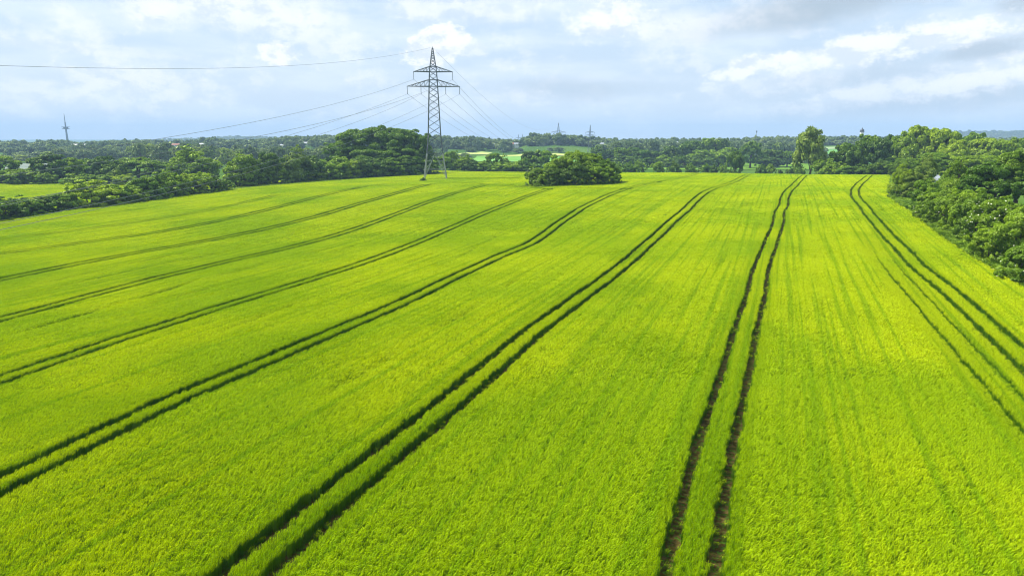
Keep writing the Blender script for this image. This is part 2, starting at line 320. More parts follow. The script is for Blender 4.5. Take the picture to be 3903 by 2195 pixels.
def crop_mat(name='crop'):
    m = bpy.data.materials.new(name); t = nt(m)
    geo = N(t, 'ShaderNodeNewGeometry'); p = geo.outputs['Position']
    oi = N(t, 'ShaderNodeObjectInfo')
    # drilling direction streaks and broad patches of riper, yellower plants
    mp = N(t, 'ShaderNodeMapping', vector_type='TEXTURE'); t.links.new(p, mp.inputs[0]); mp.inputs['Rotation'].default_value = (0, 0, R(-21)); mp.inputs['Scale'].default_value = (.55, 45, 45)
    streak = ramp(t, noise(t, 1.0, 4, mp.outputs[0]), .47, .66)
    big = ramp(t, noise(t, .035, 5, p, .6), .38, .60)
    c = mixcol(t, big, CROP[0], CROP[1])
    mx = N(t, 'ShaderNodeMath', operation='MULTIPLY'); mx.inputs[1].default_value = .7; t.links.new(streak, mx.inputs[0])
    c = mixcol(t, mx.outputs[0], c, CROP[2])
    hsv = N(t, 'ShaderNodeHueSaturation'); t.links.new(c, hsv.inputs['Color'])
    mr = t.nodes.new('ShaderNodeMapRange'); t.links.new(geo.outputs['Random Per Island'], mr.inputs[0]); mr.inputs[3].default_value = .5; mr.inputs[4].default_value = 1.4
    t.links.new(mr.outputs[0], hsv.inputs['Value'])
    d = N(t, 'ShaderNodeBsdfDiffuse'); t.links.new(hsv.outputs[0], d.inputs[0])
    tr = N(t, 'ShaderNodeBsdfTranslucent'); t.links.new(hsv.outputs[0], tr.inputs[0])
    s = N(t, 'ShaderNodeMixShader'); s.inputs[0].default_value = .34
    t.links.new(d.outputs[0], s.inputs[1]); t.links.new(tr.outputs[0], s.inputs[2])
    g = N(t, 'ShaderNodeBsdfGlossy'); g.inputs['Roughness'].default_value = .4; g.inputs[0].default_value = (.8, .9, .1, 1)
    s2 = N(t, 'ShaderNodeMixShader'); s2.inputs[0].default_value = .02
    t.links.new(s.outputs[0], s2.inputs[1]); t.links.new(g.outputs[0], s2.inputs[2])
    o = N(t, 'ShaderNodeOutputMaterial'); t.links.new(s2.outputs[0], o.inputs[0])
    return m
CROP = [(.34, .50, .001), (.50, .61, .001), (.22, .40, .001)]
cropm = [crop_mat(), leaf_mat('crop_leaves', (.065, .18, .002), (.11, .24, .003), .25, .4, gloss=.02)]

def scatter(name, P, scale, rot, sources, label=None, idx=None):
    """one object: a point per plant, geometry nodes put one of the source meshes on each"""
    me = bpy.data.meshes.new(name); me.vertices.add(len(P)); me.vertices.foreach_set('co', np.asarray(P, np.float32).ravel())
    a = me.attributes.new('sc', 'FLOAT_VECTOR', 'POINT'); a.data.foreach_set('vector', np.asarray(scale, np.float32).ravel())
    a = me.attributes.new('ro', 'FLOAT_VECTOR', 'POINT'); a.data.foreach_set('vector', np.asarray(rot, np.float32).ravel())
    if idx is None: idx = rs.randint(0, len(sources), len(P))
    a = me.attributes.new('ix', 'INT', 'POINT'); a.data.foreach_set('value', idx.astype(np.int32))
    o = obj(name, me)
    c = bpy.data.collections.new(name+'_sources')
    for k, s in enumerate(sources):
        s.name = '%s_source_%02d' % (name, k); c.objects.link(s)
    ng = bpy.data.node_groups.new(name, 'GeometryNodeTree')
    ng.interface.new_socket('Geometry', in_out='INPUT', socket_type='NodeSocketGeometry')
    ng.interface.new_socket('Geometry', in_out='OUTPUT', socket_type='NodeSocketGeometry')
    gi = ng.nodes.new('NodeGroupInput'); go = ng.nodes.new('NodeGroupOutput')
    ci = ng.nodes.new('GeometryNodeCollectionInfo'); ci.inputs[0].default_value = c
    ci.inputs['Separate Children'].default_value = True; ci.inputs['Reset Children'].default_value = True
    ip = ng.nodes.new('GeometryNodeInstanceOnPoints'); ip.inputs['Pick Instance'].default_value = True
    def attr(nm, dt):
        n = ng.nodes.new('GeometryNodeInputNamedAttribute'); n.data_type = dt; n.inputs['Name'].default_value = nm
        return n.outputs[0]
    L = ng.links.new
    L(gi.outputs[0], ip.inputs['Points']); L(ci.outputs[0], ip.inputs['Instance'])
    L(attr('ix', 'INT'), ip.inputs['Instance Index']); L(attr('sc', 'FLOAT_VECTOR'), ip.inputs['Scale'])
    e2r = ng.nodes.new('FunctionNodeEulerToRotation'); L(attr('ro', 'FLOAT_VECTOR'), e2r.inputs[0]); L(e2r.outputs[0], ip.inputs['Rotation'])
    L(ip.outputs[0], go.inputs[0])
    md = o.modifiers.new('plants', 'NODES'); md.node_group = ng
    return o

WHEELS = []     # (centre polyline, offset, half width, height left in the rut)
for k in 'CDEFGHIJ':
    hw_ = {'I': .37, 'J': .40, 'H': .45, 'G': .52, 'F': .56, 'E': .68}.get(k, .84)
    gg = {'C': 1.3, 'D': 1.25, 'E': 1.08, 'F': 1.0}.get(k, .97)
    WHEELS += [(TRK[k], -gg, hw_, 0.), (TRK[k], gg, hw_, 0.)]
for k in 'AB': WHEELS += [(TRK[k], -1.25, .75, .0), (TRK[k], 1.25, .65, .15)]
WHEELS += [(TRK['K'], -.9, .45, .5), (TRK['K'], .95, .38, .6)]
ENDS = {'C': 1, 'D': 1, 'E': 1, 'F': 1}
def rut(x, y):
    """0..1 how much of its height the crop keeps at (x, y), and the distance to the nearest wheel rut"""
    keep = np.ones_like(x); dmin = np.full(x.shape, 99.)
    wob = .05*np.sin(y*.23)+.03*np.sin(y*1.7)
    for pts, off, hw, left in WHEELS:
        p = np.array(pts); xs = line_x(pts, y)
        dy = 2.0; s = (line_x(pts, y+dy)-line_x(pts, y-dy))/(2*dy)
        d = (x-xs)/np.sqrt(1+s*s)-off+wob
        ad = np.abs(d)
        hi = p[-1, 1]+3 if p[-1, 1] < 300 else 999
        on = (y < hi)
        if pts is TRK['K']: left = np.clip(left+np.clip((y-82)/34, 0, 1)*(1-left), 0, 1)
        ad = np.where(on, ad, 99)
        hwv = hw*(1+.10*np.sin(y*.61+off*3)+.07*np.sin(y*1.9+off))
        keep = np.where(ad < hwv, np.minimum(keep, np.where((rs.uniform(size=x.shape) < .10) & (ad > hw*.25), .34, left)), keep)
        wd_, lo_ = (1.5, .97) if off < 0 else (.3, .95)   # the crop thins and sinks towards each rut
        keep = np.where((d < 0) & (ad >= hw) & (ad < wd_+hw), np.minimum(keep, lo_+(1-lo_)*((ad-hw)/wd_)**.8), keep)
        dmin = np.minimum(dmin, ad)
    # turning tracks round the copse and across
    for pts in CROSS:
        p = np.array(pts)
        for a, b in zip(p[:-1], p[1:]):
            L2 = ((b-a)**2).sum(); t = np.clip(((x-a[0])*(b[0]-a[0])+(y-a[1])*(b[1]-a[1]))/L2, 0, 1)
            ad = np.hypot(x-a[0]-t*(b[0]-a[0]), y-a[1]-t*(b[1]-a[1]))
            for o_ in (-.9, .9):
                pass
            keep = np.where(ad < .85, np.minimum(keep, .12), keep)
            dmin = np.minimum(dmin, ad)
    return keep, dmin
CROSS = [
 [(-12.4, 262), (-9.5, 254.8), (-2.2, 248.5), (8, 233.5), (14.3, 228.3), (23.5, 222), (32.2, 216.6), (36, 212)],
 [(-10.4, 251), (-4, 245), (3, 236), (9, 228), (12.5, 222)],
 [(47.7, 245.2), (50.5, 238.5), (52, 243)],
 [(-33, 266), (-24, 275), (-12.4, 262)],
 [(-60, 262), (-52, 282), (-40, 300)],
 [(-49, 270), (-43, 268), (-37, 266)],
]
FURROWS = []   # faint, partly closed drill lines between the tramlines
for k, off, y0, y1, dep in (('D', 10, 95, 190, .25), ('D', 17, 110, 150, .2), ('E', 9, 80, 150, .3), ('E', 15, 120, 240, .28), ('E', -9, 90, 170, .2), ('F', 8, 55, 120, .22), ('F', 13, 100, 215, .3), ('F', -10, 70, 140, .2), ('G', 9, 40, 110, .22), ('G', 12, 120, 200, .25), ('C', 11, 130, 210, .2), ('C', -9, 150, 230, .2), ('H', 12, 60, 150, .16), ('H', 10, 170, 260, .2), ('I', 11, 80, 180, .12), ('I', 13, 200, 270, .15), ('E', 7.5, 62, 98, .45)):
    FURROWS.append((TRK[k], off, y0, y1, dep))
def furrow(x, y):
    f = np.ones_like(x)
    for pts, off, y0, y1, dep in FURROWS:
        d = (x-line_x(pts, y))*.92-off+.4*np.sin(y*.05+off)
        on = np.clip((y-y0)/8, 0, 1)*np.clip((y1-y)/8, 0, 1)*(.6+.4*np.sin(y*.35+off))
        f = f-1.5*dep*on*np.exp(-(d/.40)**2)
    return f
def lodge(x, y):
    """broad wavy patches where wind has pushed the stems over"""
    u = x*.92-y*.39; v = x*.39+y*.92
    return vnoise(u, v*.25, 2.2, 4)*.5+vnoise(x, y, 6.5, 9)*.5

def grid_points(x0, x1, y0, y1, s):
    xs = np.arange(x0, x1, s); ys = np.arange(y0, y1, s)
    X, Y = np.meshgrid(xs, ys); X = X.ravel()+rs.uniform(-.5, .5, X.size)*s; Y = Y.ravel()+rs.uniform(-.5, .5, Y.size)*s
    return X, Y
def band(y0, y1, s, near_only=None, far_from=None, mar=1.12, fieldfn=in_field):
    X, Y = grid_points(-.742*y1*mar-10, .742*y1*mar+10, y0, y1, s)
    k = (np.abs(X) < .742*Y*mar+10) & fieldfn(X, Y)
    X, Y = X[k], Y[k]
    if fieldfn is in_field:
        kp, d = rut(X, Y)
        if near_only is not None: q = d < near_only
        elif far_from is not None: q = d >= far_from
        else: q = np.ones_like(d, bool)
        X, Y, kp = X[q], Y[q], kp[q]
    else: kp = np.ones_like(X)
    return X, Y, kp
def crop(name, parts, label_, sources):
    P = []; S = []; Ro = []; I = []
    for (X, Y, kp), kind, wscale in parts:
        ok = kp > .05; X, Y, kp = X[ok], Y[ok], kp[ok]
        z = G(X, Y)
        hs = kp*furrow(X, Y)*(1+.025*rs.randn(len(X)))*(1+.03*lodge(X, Y))
        P.append(np.stack([X, Y, z-.02], 1)); S.append(np.stack([np.full_like(X, wscale), np.full_like(X, wscale), hs], 1))
        ry = .05*lodge(X*1.3, Y*1.3)+rs.normal(0, .045, len(X))
        rz = vnoise(X, Y, 5., 2)*.4+rs.normal(0, .5, len(X))
        Ro.append(np.stack([rs.normal(0, .04, len(X)), ry, rz], 1))
        I.append(kind*4+rs.randint(0, 4, len(X)))
    P = np.concatenate(P); print(name, len(P))
    o = scatter(name, P, np.concatenate(S), np.concatenate(Ro), sources, idx=np.concatenate(I))
    return tag(o, kind='stuff')
def tuft_sources(tagname):
    out = []
    for k, (rad, n, h, w, lean) in enumerate(((.27, 40, .86, .0165, .22), (.44, 56, .86, .034, .22), (.80, 98, .86, .068, .22))):
        out += [tuft('tuft', 100*k+s, rad, n, h, w, lean, cropm) for s in range(4)]
    return out
parts = [
 (band(7, 48, .25, far_from=.95), 0, 1.),
 (band(7, 48, .18, near_only=1.0), 0, .58), (band(48, 130, .2, near_only=1.3), 0, .62), (band(48, 110, .42, far_from=1.2), 1, 1.),
 (band(110, 130, .42, far_from=1.2), 1, 1.), (band(130, 430, .22, near_only=1.6), 0, .7), (band(130, 430, .80, far_from=1.8), 2, 1.),
]
barley = crop('barley', parts, '', tuft_sources('a'))
barley['label'] = 'bright yellow green standing barley with dark wheel tracks'
p2 = [(band(200, 372, .8, mar=1.05, fieldfn=in_left_field), 2, 1.)]
b2 = crop('barley', p2, '', [tuft('tuft', 900+s, .72, 90, .8, .085, .38, cropm) for s in range(12)])
b2['label'] = 'strip of bright barley behind the hedge on the left'

# ------------------------------------------------------------------ trees
def crown_mesh(name, seed, lobes, n, leaf, mat, lo=.12, asp=1.5, droop=0., fill=.15, spiky=0.):
    """unit crown (1 wide, 1 high): leaf-sized faces over many overlapping leafy lobes"""
    r = np.random.RandomState(seed)
    Lb = np.array(lobes, float)                       # x, y, z, rx, rz
    wts = Lb[:, 3]**2*1.0; wts /= wts.sum()
    # each lobe carries smaller clumps, so the outline is broken
    C0 = []; 
    for i in range(len(Lb)):
        m = max(4, int((80 if n > 20000 else 44)*wts[i]*2.2))
        d = r.normal(size=(m, 3)); d /= np.linalg.norm(d, axis=1)[:, None]; d[:, 2] = np.where(d[:, 2] < -.35, -d[:, 2], d[:, 2])
        c = Lb[i, :3]+d*np.array([Lb[i, 3], Lb[i, 3], Lb[i, 4]])*r.uniform(.72, .98, m)[:, None]
        rr = Lb[i, 3]*r.uniform(.18 if n > 20000 else .24, .44 if n > 20000 else .52, m)
        C0.append(np.concatenate([c, rr[:, None]], 1))
    C0 = np.concatenate(C0)
    w = C0[:, 3]**2; w /= w.sum()
    k = r.choice(len(C0), n, p=w)
    d = r.normal(size=(n, 3)); d[:, 2] += .25; d /= np.linalg.norm(d, axis=1)[:, None]
    out = C0[k, :3]-np.array([0, 0, .45]); out /= np.linalg.norm(out, axis=1)[:, None]
    flip = (d*out).sum(1) < -.2; d[flip] *= -1
    rad = C0[k, 3]*np.where(r.uniform(size=n) < fill, r.uniform(.2, .8, n), r.uniform(.8, 1.08+spiky, n))
    p = C0[k, :3]+d*rad[:, None]*np.array([1, 1, .8])
    p[:, 2] -= droop*r.uniform(0, 1, n)*rad
    ok = p[:, 2] > lo*r.uniform(.3, 1.2, n); p = p[ok]; d = d[ok]; n = len(p)
    nrm = d*.8+r.normal(size=(n, 3))*.55+np.array([0, 0, .25]); nrm /= np.linalg.norm(nrm, axis=1)[:, None]
    a = np.cross(nrm, r.normal(size=(n, 3))); a /= np.linalg.norm(a, axis=1)[:, None]; b = np.cross(nrm, a)
    s = (leaf*r.uniform(.55, 1.35, n))[:, None]
    V = np.stack([p+a*s*asp*.5, p+b*s*.5+nrm*s*.12, p-a*s*asp*.5, p-b*s*.5+nrm*s*.12], 1).reshape(-1, 3)
    F = np.arange(4*n).reshape(n, 4)
    return np_mesh(name, V, F, mat)
def trunk_mesh(name, seed, lobes, r0, top=.55, stems=1):
    r = random.Random(seed); m = MB()
    for q in range(stems):
        bx, by = (r.uniform(-.12, .12), r.uniform(-.12, .12)) if stems > 1 else (0, 0)
        rr = r0*(1 if stems == 1 else .55)
        pts = [(0, 0, -.03), (bx*.5+r.uniform(-.01, .01), by*.5, .14), (bx*.8+r.uniform(-.02, .02), by*.8+r.uniform(-.02, .02), .3), (bx*.7, by*.7+r.uniform(-.03, .03), top)]
        m.path(pts, [rr*1.3, rr, rr*.8, rr*.4], 7)
        for l in r.sample(list(lobes), min(len(lobes), 5 if stems == 1 else 2)):
            z0 = .3 if stems > 1 else r.uniform(.18, .42); b = (pts[2] if stems > 1 else (0, 0, z0)); mid = ((b[0]+l[0])/2+r.uniform(-.03, .03), (b[1]+l[1])/2, (z0+l[2])/2+.03)
            m.path([b, mid, (l[0], l[1], l[2])], [rr*.5, rr*.35, rr*.12], 5)
    return m.mesh(name, M['bark'])
def lobes_for(kind, seed):
    r = random.Random(seed); L = []
    if kind == 'oak':      # broad dome on a short bole
        L.append((0, 0, .60, .30, .30))
        for k in range(9):
            a = 2*PI*k/9+r.uniform(-.3, .3); q = r.uniform(.24, .34); L.append((q*math.cos(a), q*math.sin(a), r.uniform(.36, .62), r.uniform(.15, .21), r.uniform(.13, .2)))
        for k in range(7):
            a = 2*PI*k/7+r.uniform(-.3, .3); q = r.uniform(.2, .3); L.append((q*math.cos(a), q*math.sin(a), r.uniform(.18, .30), r.uniform(.12, .17), r.uniform(.12, .18)))
        for k in range(6):
            a = 2*PI*k/6+r.uniform(-.4, .4); q = r.uniform(.08, .2); L.append((q*math.cos(a), q*math.sin(a), r.uniform(.68, .82), r.uniform(.13, .19), r.uniform(.12, .17)))
    elif kind == 'shrub':  # leafy to the ground
        L.append((0, 0, .45, .30, .35))
        for k in range(9):
            a = 2*PI*k/9+r.uniform(-.35, .35); q = r.uniform(.22, .34); L.append((q*math.cos(a), q*math.sin(a), r.uniform(.2, .5), r.uniform(.14, .22), r.uniform(.16, .28)))
        for k in range(8):
            a = 2*PI*k/8+r.uniform(-.3, .3); q = r.uniform(.26, .36); L.append((q*math.cos(a), q*math.sin(a), r.uniform(.08, .16), r.uniform(.13, .17), r.uniform(.12, .18)))
        for k in range(6):
            a = r.uniform(0, 2*PI); q = r.uniform(.03, .26); L.append((q*math.cos(a), q*math.sin(a), r.uniform(.58, .82), r.uniform(.10, .17), r.uniform(.1, .18)))
    elif kind == 'tall':   # taller than wide, pointed
        for k in range(12):
            z = .2+.68*k/11; w = .36*(1-((z-.2)/.82)**1.6)+.03; a = r.uniform(0, 2*PI)
            L.append((w*.55*math.cos(a), w*.55*math.sin(a), z, max(.09, w*.75), .13))
    elif kind == 'airy':   # loose feathery crown
        for k in range(12):
            a = r.uniform(0, 2*PI); z = r.uniform(.28, .85); q = .30*math.sqrt(max(.05, 1-abs(z-.45)*1.2))*r.uniform(.3, 1); L.append((q*math.cos(a), q*math.sin(a), z, r.uniform(.11, .17), r.uniform(.12, .18)))
        L.append((0, 0, .5, .26, .34))
    return L
ARCH = {}
def arch(kind, matk, n, leaf, var, **kw):
    key = (kind, matk, n, var)
    if key not in ARCH:
        s = hash((kind, var)) % 1000 if False else sum(map(ord, kind))+17*var
        L = lobes_for(kind, s)
        lo = {'oak': .08, 'shrub': .02, 'tall': .10, 'airy': .12}[kind]
        c = crown_mesh('crown', s, L, n, leaf, M[matk], lo=lo, **kw)
        tm = trunk_mesh('trunk', s, L, {'oak': .032, 'shrub': .02, 'tall': .022, 'airy': .024}[kind], stems=3 if kind == 'shrub' else 1)
        ARCH[key] = (c, tm)
    return ARCH[key]
def blossoms(root, seed, n=60, s=.016):
    r = np.random.RandomState(seed); V = []; F = []
    for i in range(n):
        a = r.uniform(0, 2*PI); z = r.uniform(.15, .85); q = .46*math.sqrt(max(.1, 1-((z-.35)/.62)**2))
        p = np.array([q*math.cos(a), q*math.sin(a), z]); nn = np.array([math.cos(a), math.sin(a), .8]); nn /= np.linalg.norm(nn)
        u = np.cross(nn, [0, 0, 1.]); u /= np.linalg.norm(u); w = np.cross(nn, u); b = len(V); ss = s*r.uniform(.5, 1.2)
        m = 6
        V.append(p+nn*ss*.4)
        for k in range(m): V.append(p+u*ss*.6*math.cos(2*PI*k/m)+w*ss*.6*math.sin(2*PI*k/m))
        for k in range(m): F.append((b, b+1+k, b+1+(k+1) % m))
    o = obj('blossom', np_mesh('blossom', V, F, M['blossom']), root)
    o['label'] = 'creamy white flower heads'
    return o
LOD = {'near': (38000, .0175), 'mid': (11000, .034), 'small': (4200, .050), 'tiny': (1300, .085)}
def tree(name, label, cat, group, loc, w, h, kind='shrub', matk='bush', lod='mid', var=0, rz=None, blossom=0, dy=1.0):
    n, leaf = LOD[lod]
    kw = {}
    if kind == 'airy': kw = dict(droop=.5, spiky=.35, asp=2.2); n = int(n*.75)
    if kind == 'tall': kw = dict(spiky=.15)
    c, tm = arch(kind, matk, n, leaf, var, **kw)
    e = empty(name, loc, rz if rz is not None else random.uniform(0, 6.28))
    tag(e, label, cat, group)
    e.scale = (w, w*dy, h)
    obj('crown', c, e); obj('trunk', tm, e)
    if blossom: blossoms(e, int(loc[0]*7) % 999, blossom)
    return e
NW = ['zero', 'one', 'two', 'three', 'four', 'five', 'six', 'seven', 'eight', 'nine', 'ten', 'eleven', 'twelve']
ORD = ['', 'second', 'third', 'fourth', 'fifth', 'sixth', 'seventh', 'eighth', 'ninth', 'tenth', 'eleventh', 'twelfth', 'thirteenth', 'fourteenth', 'fifteenth', 'sixteenth', 'seventeenth', 'eighteenth', 'nineteenth', 'twentieth'] + ['twenty-'+q for q in ('first', 'second', 'third', 'fourth', 'fifth', 'sixth', 'seventh', 'eighth', 'ninth')] + ['thirtieth', 'thirty-first']
def spot(x, ybase, ytop, width, Y=None, back=0.0):
    """photo readings (3903 px wide): foot, top and width of a plant -> its place on the land and its real size"""
    if Y is None:
        h = hit(x, ybase)
        Y = h[1]+back
    P = at(x, ybase, Y); X = P[0]
    z = float(G(X, Y)); zt = at(x, ytop, Y)[2]
    W = width*Y/FO/math.cos(PITCH)*1.0
    return (X, Y, z), W, max(1.5, zt-z)
cnt = [0]
def plants(rows, name, cat, group, fmt):
    out = []
    for i, rw in enumerate(rows):
        x, yb, yt, w, Y, kind, matk, lod = rw[:8]
        extra = rw[8] if len(rw) > 8 else {}
        cnt[0] += 1
        loc, W, H = spot(x, yb, yt, w, Y, extra.get('back', 0))
        nm = extra.get('name', name); ct = extra.get('cat', cat)
        lab = extra.get('label') or fmt(i, len(rows))
        out.append(tree(nm, lab, ct, extra.get('group', group), loc, W*extra.get('ws', 1.12), H*1.04, kind, matk, lod, (cnt[0]) % extra.get('nv', 4), blossom=extra.get('blossom', 0), dy=extra.get('dy', 1.0)))
    return out
def oi(i): return 'leftmost' if i == 0 else ORD[i]+' from the left'
d2 = 1.515
# front hedge on the left: x, foot y, top y, width in photo pixels
rows = []
for x, t, w, k, mk in ((-150, 745, 130, 'shrub', 'dark'), (-60, 750, 120, 'shrub', 'bush'), (15, 748, 120, 'shrub', 'dark'), (95, 742, 120, 'shrub', 'bush'), (170, 744, 115, 'shrub', 'dark'), (240, 730, 110, 'shrub', 'bush'),  # dark leaves mixed in put the shaded hedge face into colour
                       (345, 678, 165, 'shrub', 'yellow'), (445, 700, 120, 'shrub', 'bush'), (505, 705, 110, 'shrub', 'yellow'), (560, 662, 120, 'shrub', 'bush'), (615, 650, 110, 'shrub', 'yellow'), (665, 648, 110, 'shrub', 'bush'),
                       (715, 655, 105, 'shrub', 'yellow'), (765, 648, 105, 'shrub', 'bush'), (815, 662, 95, 'shrub', 'dark'), (845, 680, 60, 'shrub', 'bush')):
    hx = max(x, 2); yb = np.interp(x, [-300, 0, 266, 495, 647, 864], [900, 838, 798, 774, 750, 726])
    e = dict(back=4)
    if x == 345: e['label'] = 'big pale shrub bulging above the front left hedge'
    rows.append((x, yb, t, w*1.15, None, k, mk, 'mid', e))
plants(rows, 'hedge_shrub', 'shrub', 'shrubs of the front hedge on the left', lambda i, n: 'green shrub of the front left hedge, %s along the barley edge' % oi(i))
# trees and bushes behind the small bright field
rows = [
 (10, 705, 592, 130, 368, 'oak', 'bush', 'mid', dict(label='tree cut off by the left edge of the photo beside grey field', name='field_tree', cat='tree')),
 (30, 702, 640, 150, 361, 'shrub', 'bush', 'mid'), (110, 702, 638, 150, 356, 'shrub', 'yellow', 'mid'), (165, 702, 652, 110, 354, 'shrub', 'bush', 'mid'),
 (200, 702, 582, 150, 366, 'oak', 'dark', 'mid', dict(label='dark tree rising beside the grey far field on the left', name='field_tree', cat='tree')),
 (275, 702, 600, 110, 368, 'oak', 'bush', 'mid', dict(label='lower dark tree merged with the tall one at the grey field', name='field_tree', cat='tree')),
 (300, 702, 660, 120, 351, 'shrub', 'yellow', 'mid'), (360, 702, 662, 110, 351, 'shrub', 'bush', 'mid'),
 (415, 700, 592, 105, 376, 'oak', 'dark', 'mid', dict(label='dark round tree behind the big pale hedge shrub', name='field_tree', cat='tree')),
 (345, 690, 598, 130, 406, 'shrub', 'bush', 'mid'),
 (455, 700, 615, 110, 366, 'shrub', 'dark', 'mid'),
 (475, 700, 662, 95, 348, 'shrub', 'yellow', 'mid'),
 (530, 690, 598, 170, 396, 'oak', 'bush', 'mid', dict(label='wide rounded grey green tree left of the pointed tree', name='field_tree', cat='tree')),
 (600, 690, 612, 120, 386, 'oak', 'bush', 'mid', dict(label='low round tree tucked right of the wide grey green tree', name='field_tree', cat='tree')),
 (738, 690, 556, 160, 376, 'tall', 'bush', 'mid', dict(label='pointed tree standing highest over the left hedge', name='field_tree', cat='tree')),
 (690, 690, 600, 110, 371, 'shrub', 'bush', 'mid'), (780, 690, 597, 110, 361, 'oak', 'yellow', 'mid', dict(label='bright round tree in front of the pointed tree', name='field_tree', cat='tree')),
]
plants(rows, 'field_shrub', 'shrub', 'bushes behind the small bright field', lambda i, n: 'bush behind the small bright field on the left, %s in its row' % oi(i))
# the tall hedge between the gap and the oaks
rows = []
for i, (x, t, w, k, mk, lb) in enumerate((
  (905, 614, 95, 'shrub', 'yellow', None), (935, 590, 110, 'oak', 'yellow', 'bright round tree right of the gap in the left hedge'), (985, 640, 90, 'shrub', 'bush', None),
  (1022, 578, 90, 'oak', 'dark', 'dark rounded tree poking above the tall hedge'), (1050, 625, 110, 'shrub', 'bush', None), (1085, 600, 100, 'shrub', 'willow', None),
  (1130, 560, 115, 'tall', 'willow', 'feathery light tree left of the big dark oaks'), (1150, 630, 100, 'shrub', 'bush', None), (1190, 592, 90, 'oak', 'dark', 'small dark tree just left of the big oaks'),
  (1210, 640, 100, 'shrub', 'yellow', None), (1262, 600, 120, 'shrub', 'bush', None), (1300, 590, 110, 'shrub', 'bush', None), (1345, 602, 100, 'shrub', 'yellow', None), (1390, 596, 110, 'shrub', 'dark', None),
  (1440, 590, 120, 'shrub', 'dark', None), (1490, 600, 110, 'shrub', 'bush', None), (1540, 592, 110, 'shrub', 'dark', None), (1585, 610, 90, 'shrub', 'dark', None), (1630, 620, 80, 'shrub', 'dark', None))):
    yb = np.interp(x, [880, 1050, 1205, 1356, 1547, 1640], [720, 708, 696, 684, 673, 668])-3
    Yv = float(np.interp(x, [880, 1050, 1205, 1356, 1547, 1640], [306, 322, 338, 350, 366, 374]))+3
    rows.append((x, yb, t, w*1.15, Yv, k, mk, 'mid', dict(label=lb, name='hedge_tree' if lb else 'hedge_shrub', cat='tree' if lb else 'shrub')))
rows += [(870, 722, 690, 50, 300, 'shrub', 'bush', 'small'), (955, 715, 690, 60, 309, 'shrub', 'bush', 'small')]
plants(rows, 'hedge_shrub', 'shrub', 'shrubs of the tall hedge before the oaks', lambda i, n: 'shrub at the foot of the tall hedge near the oaks, %s' % oi(i))
# the oaks
rows = [(1290, 680, 548, 150, 384, 'oak', 'oak', 'mid'), (1365, 676, 489, 185, 388, 'oak', 'oak', 'near'), (1452, 676, 478, 205, 392, 'oak', 'oak', 'near'),
        (1545, 676, 486, 190, 390, 'oak', 'oak', 'near'), (1600, 676, 510, 120, 385, 'oak', 'oak', 'near'), (1420, 680, 560, 190, 378, 'oak', 'oak', 'near'), (1530, 680, 560, 190, 378, 'oak', 'oak', 'near')]
OAKL = ['lowest oak at the left end of the big dark clump', 'tall oak left of the highest one in the clump', 'highest oak in the middle of the dark clump', 'tall oak right of the highest one in the clump', 'oak right beside the lattice pylon body', 'lower oak in front of the highest one, left side of clump', 'lower oak in front of the clump towards the pylon']
for i, rw in enumerate(rows): rows[i] = rw+(dict(label=OAKL[i], ws=1.18),)
plants(rows, 'oak_tree', 'tree', 'big dark oaks left of the pylon', None)
# hedge behind the crest, between pylon and copse
rows = [(x, 655, t, w*1.2, Y, k, mk, 'small') for x, t, w, Y, k, mk in (
 (1690, 590, 80, 432, 'shrub', 'bush'), (1722, 578, 60, 440, 'oak', 'yellow'), (1765, 588, 70, 436, 'shrub', 'bush'), (1800, 606, 70, 430, 'shrub', 'dark'), (1835, 612, 70, 430, 'shrub', 'bush'),
 (1880, 586, 60, 440, 'oak', 'bush'), (1925, 590, 48, 440, 'tall', 'bush'), (1915, 615, 90, 430, 'shrub', 'bush'), (1960, 612, 90, 430, 'shrub', 'yellow'), (2000, 600, 70, 430, 'shrub', 'bush'),
 (2020, 575, 65, 470, 'oak', 'dark'), (2062, 570, 80, 470, 'oak', 'bush'), (2030, 620, 90, 430, 'shrub', 'dark'))]
plants(rows, 'crest_shrub', 'shrub', 'shrubs of the hedge between pylon and copse', lambda i, n: 'shrub of the low hedge behind the crest right of the pylon, %s' % oi(i))
# the copse in the middle of the barley
CL = ['white flowering shrub at the left end of the copse', 'dark shrub low at the copse foot, left of its middle', 'tallest tree in the middle of the copse', 'yellow green tree right of the copse summit',
      'rounded shrub on the left shoulder of the copse', 'dark hollow shrub in the middle of the copse front', 'leafy shrub right of the middle of the copse', 'bright shrub at the right end of the copse', 'low front shrub near the copse left foot', 'small shrub at the very right foot of the copse', 'shrub on the right shoulder of the copse']
rows = [(2055, 694, 628, 100, 240, 'shrub', 'yellow', 'near', dict(blossom=60)), (2115, 700, 632, 100, 238, 'shrub', 'dark', 'near'), (2190, 700, 573, 135, 249, 'oak', 'yellow', 'near'), (2250, 700, 580, 130, 248, 'oak', 'yellow', 'near'),  # yellow leaves on the upper crowns paint in their sunlit tops
        (2130, 698, 584, 130, 247, 'shrub', 'yellow', 'near'), (2195, 704, 610, 120, 238, 'shrub', 'dark', 'near'), (2265, 704, 614, 120, 238, 'shrub', 'bush', 'near'), (2318, 702, 644, 85, 238, 'shrub', 'bush', 'near'),
        (2075, 700, 655, 70, 237, 'shrub', 'bush', 'mid', dict(blossom=40)), (2345, 700, 668, 45, 240, 'shrub', 'bush', 'mid'), (2300, 700, 605, 110, 246, 'oak', 'bush', 'near')]
rows = [r_[:8]+({**(r_[8] if len(r_) > 8 else {}), 'label': CL[i], 'ws': 1.14},) for i, r_ in enumerate(rows)]
plants(rows, 'copse_shrub', 'shrub', 'shrubs and trees of the copse in the barley', None)
